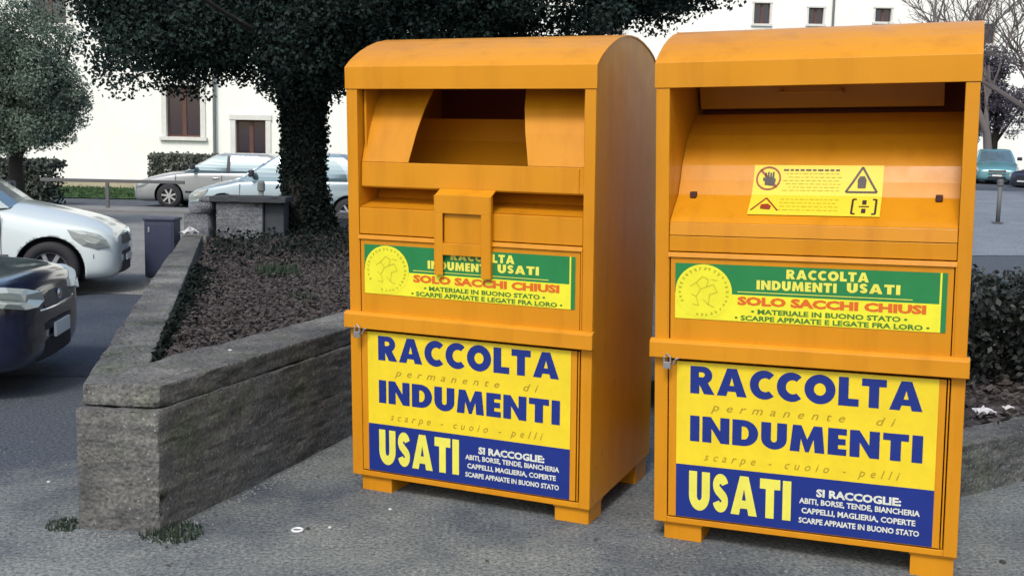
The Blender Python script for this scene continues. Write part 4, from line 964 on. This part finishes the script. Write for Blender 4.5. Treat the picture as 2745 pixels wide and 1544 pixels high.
        mr = MB(); mr.box(base_w + .38, base_w + .48, *sorted((sy * (hw - .02), sy * (hw + .17))), hood + .06, hood + .20); mr.build('mirror', DARKP, root, bevel=.03, seg=3)
        # headlamp: patch wrapped over the front corner
        hp = MB()
        if lamps == 'tall': P_ = [(.10, .52), (.13, .60), (.20, .66), (.36, .70), (.50, .71), (.46, .62), (.36, .54), (.22, .50)]
        else: P_ = None
        if False: P_ = [(.03, .50), (.05, .57), (.14, .645), (.30, .69), (.50, .715), (.62, .71), (.56, .63), (.42, .54), (.22, .485)]
        def surf(x, z):
            ks = [s[0] for s in st]; kk = np.interp(x, ks, [s[1] for s in st]); zs = np.interp(x, ks, [s[3] for s in st]); e__ = .99 if z < zs - .06 else .99 - (z - zs + .06) * .6
            return hw * kk * e__
        if P_: vs = [(x - .03, sy * (surf(x, z) - .0 + .004), z) for x, z in P_]; vb = [(x + .06, sy * (surf(x, z) - .12), z) for x, z in P_]
        else:
            LP_ = [(-.004, .46, .535), (.0, .52, .60), (.05, .70, .64), (.14, .84, .672), (.30, .91, .70), (.52, .93, .715), (.50, .975, .66), (.34, .97, .60), (.14, .925, .55), (.035, .80, .515), (.0, .62, .508)]
            vs = [(x - .014, sy * hw * (q + .008), z + nz * .7 * max(0, 1 - x / .6)) for x, q, z in LP_]; vb = [(x + .09, sy * hw * (q - .10), z + nz * .7 * max(0, 1 - x / .6) - .01) for x, q, z in LP_]
        if P_ is None: pass
        N = len(vs); cm = [sum(v[k] for v in vs) / N for k in range(3)]; mid = [(v[0] * .5 + cm[0] * .5 - (.020 if lamps == 'tall' else .050), v[1] * .5 + cm[1] * .5 + sy * (.030 if lamps == 'tall' else .060), v[2] * .5 + cm[2] * .5 + .006) for v in vs]
        hp.add(vs + vb + mid, [tuple(range(2 * N, 3 * N))] + [(i, (i + 1) % N, 2 * N + (i + 1) % N, 2 * N + i) for i in range(N)] + [tuple(range(2 * N - 1, N - 1, -1))] + [(i, (i + 1) % N, N + (i + 1) % N, N + i) for i in range(N)])
        hp.build('headlight', LAMP, root, bevel=.006)
        fg = MB(); fg.tube([(.064, sy * hw * .66, .30), (.2, sy * hw * .66, .30)], .078, 16); fg.build('fog_light', DARKP, root)
        tl = MB(); tl.box(L - .16, L - .02, *sorted((sy * hw * .70, sy * hw * .90)), .62, .88); tl.build('tail_light', mk('tail_red', (.35, .01, .01), rough=.2) if 'tail_red' not in bpy.data.materials else bpy.data.materials['tail_red'], root, bevel=.02)
        for cx in wx:
            y_ = sy * (hw - .10); wm = MB(); wd = .095
            wm.lathe_y([(wr * .62, -wd), (wr * .93, -wd), (wr, -wd * .75), (wr, wd * .75), (wr * .93, wd), (wr * .62, wd), (wr * .62, -wd)], cx, y_, wr, 36)
            wo = wm.build('wheel', TYRE, root, smooth=True)
            rm = MB(); fy = sy * wd * .72
            rm.lathe_y([(wr * .60, fy * 1.25), (wr * .66, fy * 1.25), (wr * .66, fy * .2), (wr * .60, fy * .2)], cx, y_, wr, 32)
            rm.lathe_y([(0, fy * 1.15), (wr * .15, fy * 1.15), (wr * .17, fy * .8), (wr * .17, 0)], cx, y_, wr, 16)
            for k in range(7):
                a_ = 2 * math.pi * k / 7 + .3; c1, s1 = math.cos(a_), math.sin(a_); q0 = wr * .12; q1 = wr * .63; hw_ = wr * .07
                A_ = [(cx + q * c1 + e2 * hw_ * -s1, wr + q * s1 + e2 * hw_ * c1) for q, e2 in ((q0, -1), (q1, -1), (q1, 1), (q0, 1))]
                rm.add([(x, y_ + fy * 1.1, z) for x, z in A_] + [(x, y_ + fy * .7, z) for x, z in A_], [(0, 1, 2, 3), (7, 6, 5, 4), (0, 4, 5, 1), (1, 5, 6, 2), (2, 6, 7, 3), (3, 7, 4, 0)])
            rm.build('rim', RIM, wo)
            dk = MB(); dk.lathe_y([(0, fy * .4), (wr * .64, fy * .4)], cx, y_, wr, 20); dk.build('brake_disc', DARKP, wo)
    # bumper strip, grille, plate
    bs = MB(); V = []
    ys_ = np.linspace(-.93, .93, 25)
    def nosex(q, z): # x of the nose surface at fraction q of the half width
        return .0 + .30 * abs(q) ** 3.2 + (.02 if z > .5 else 0)
    for q in ys_:
        V += [(nosex(q, .4) - .012, q * hw, .40), (nosex(q, .4) - .012, q * hw, .445), (nosex(q, .4) + .05, q * hw, .445), (nosex(q, .4) + .05, q * hw, .40)]
    nn = len(ys_); bs.add(V, [(i * 4 + j, i * 4 + (j + 1) % 4, (i + 1) * 4 + (j + 1) % 4, (i + 1) * 4 + j) for i in range(nn - 1) for j in range(4)] + [(0, 1, 2, 3), tuple((nn - 1) * 4 + j for j in (3, 2, 1, 0))])
    bs.build('bumper_strip', bumper_mat or DARKP, root)
    gr = MB(); V = []; ys2 = np.linspace(-.5, .5, 13)
    for q in ys2: V += [(nosex(q, .4) - .006, q * hw, .215), (nosex(q, .4) - .010, q * hw, .33), (nosex(q, .4) + .05, q * hw, .33), (nosex(q, .4) + .05, q * hw, .215)]
    nn = len(ys2); gr.add(V, [(i * 4 + j, i * 4 + (j + 1) % 4, (i + 1) * 4 + (j + 1) % 4, (i + 1) * 4 + j) for i in range(nn - 1) for j in range(4)]); gr.build('lower_intake', DARKP, root)
    g2 = MB(); V = []
    for q in ys2 * .8: V += [(nosex(q, .5) - .018, q * hw, .49 + nz * .6), (nosex(q, .5) + .012, q * hw, .585 + nz * .6), (nosex(q, .5) + .12, q * hw, .585 + nz * .6), (nosex(q, .5) + .12, q * hw, .49 + nz * .6)]
    g2.add(V, [(i * 4 + j, i * 4 + (j + 1) % 4, (i + 1) * 4 + (j + 1) % 4, (i + 1) * 4 + j) for i in range(nn - 1) for j in range(4)])
    go = g2.build('grille', DARKP, root)
    if badge:
        b_ = MB(); b_.lathe_y([(0, 0), (.034, .004), (.040, .016)], 0, 0, 0, 18)
        V = [(nosex(0, .5) + .018 - .3 * 0 + (y if False else 0) + .0, x_, .545 + nz + z_) for x_, y, z_ in [(v[0], v[1], v[2]) for v in b_.v]]
        b2 = MB(); b2.add([(nosex(0, .5) - .022 + v[1], v[0], .54 + nz * .6 + v[2]) for v in b_.v], b_.f); b2.build('badge', CHROME, go)
        ch = MB(); ch.tube([(nosex(q, .5) - .02, q * hw, .480 + nz * .6) for q in np.linspace(-.5, .5, 11)], .010, 8); ch.build('chrome_strip', CHROME, go)
    pt = MB(); pt.box(-.030, -.012, -.18, .18, .335, .40 if not badge else .43); pt.build('number_plate', PLATE, root, bevel=.003)
    return root

WHITEC = mk('white_car_paint', (.62, .69, .69), rough=.25, coat=1, spec=.5)
SILVC = mk('silver_car_paint', (.32, .34, .35), rough=.3, metal=.35, coat=.8)
SILV2 = mk('ice_blue_car_paint', (.28, .36, .41), rough=.28, metal=.35, coat=.9)
NAVY = mk('navy_car_paint', (.008, .012, .035), rough=.2, coat=1)
TEAL = mk('teal_car_paint', (.12, .30, .34), rough=.3, metal=.3, coat=.8)
BLACKC = mk('dark_car_paint', (.02, .022, .05), rough=.3, coat=.8)
car('small white hatchback with black bumper strip parked nose towards the planter at the left edge', (-4.33, 12.5), (1, .2), WHITEC, hood=.95, nz=.05, H=1.5, fo=.66)
car('dark navy car nose with a chrome-edged grille, nearest car at the left edge', (-3.07, 7.5), (1, .14), NAVY, hood=.86, nz=.10, badge=True, lamps='long')
car('silver car with seven-spoke wheels parked beside the lawn in front of the house', (-9.60, 28.9), (-1, 0), SILVC, L=4.2, wb=2.6, H=1.42, fo=.95, base_w=1.15, roof_f=2.05, roof_r=3.4, rear=4.05, wr=.31)
car('pale ice blue hatchback behind the ivy tree trunk, between the silver car and the planter', (-6.72, 23.6), (-1, -.02), SILV2, L=4.0, wb=2.55, H=1.50, fo=.78, base_w=.95, roof_f=1.85)
car('teal hatchback far off at the right edge beside the road', (19.3, 45), (-.35, -1), TEAL, dz=.66, H=1.45)
car('dark blue car cut off by the right edge, in front of the teal hatchback', (19.15, 42.5), (-.9, -.3), BLACKC, dz=.5, H=1.5)
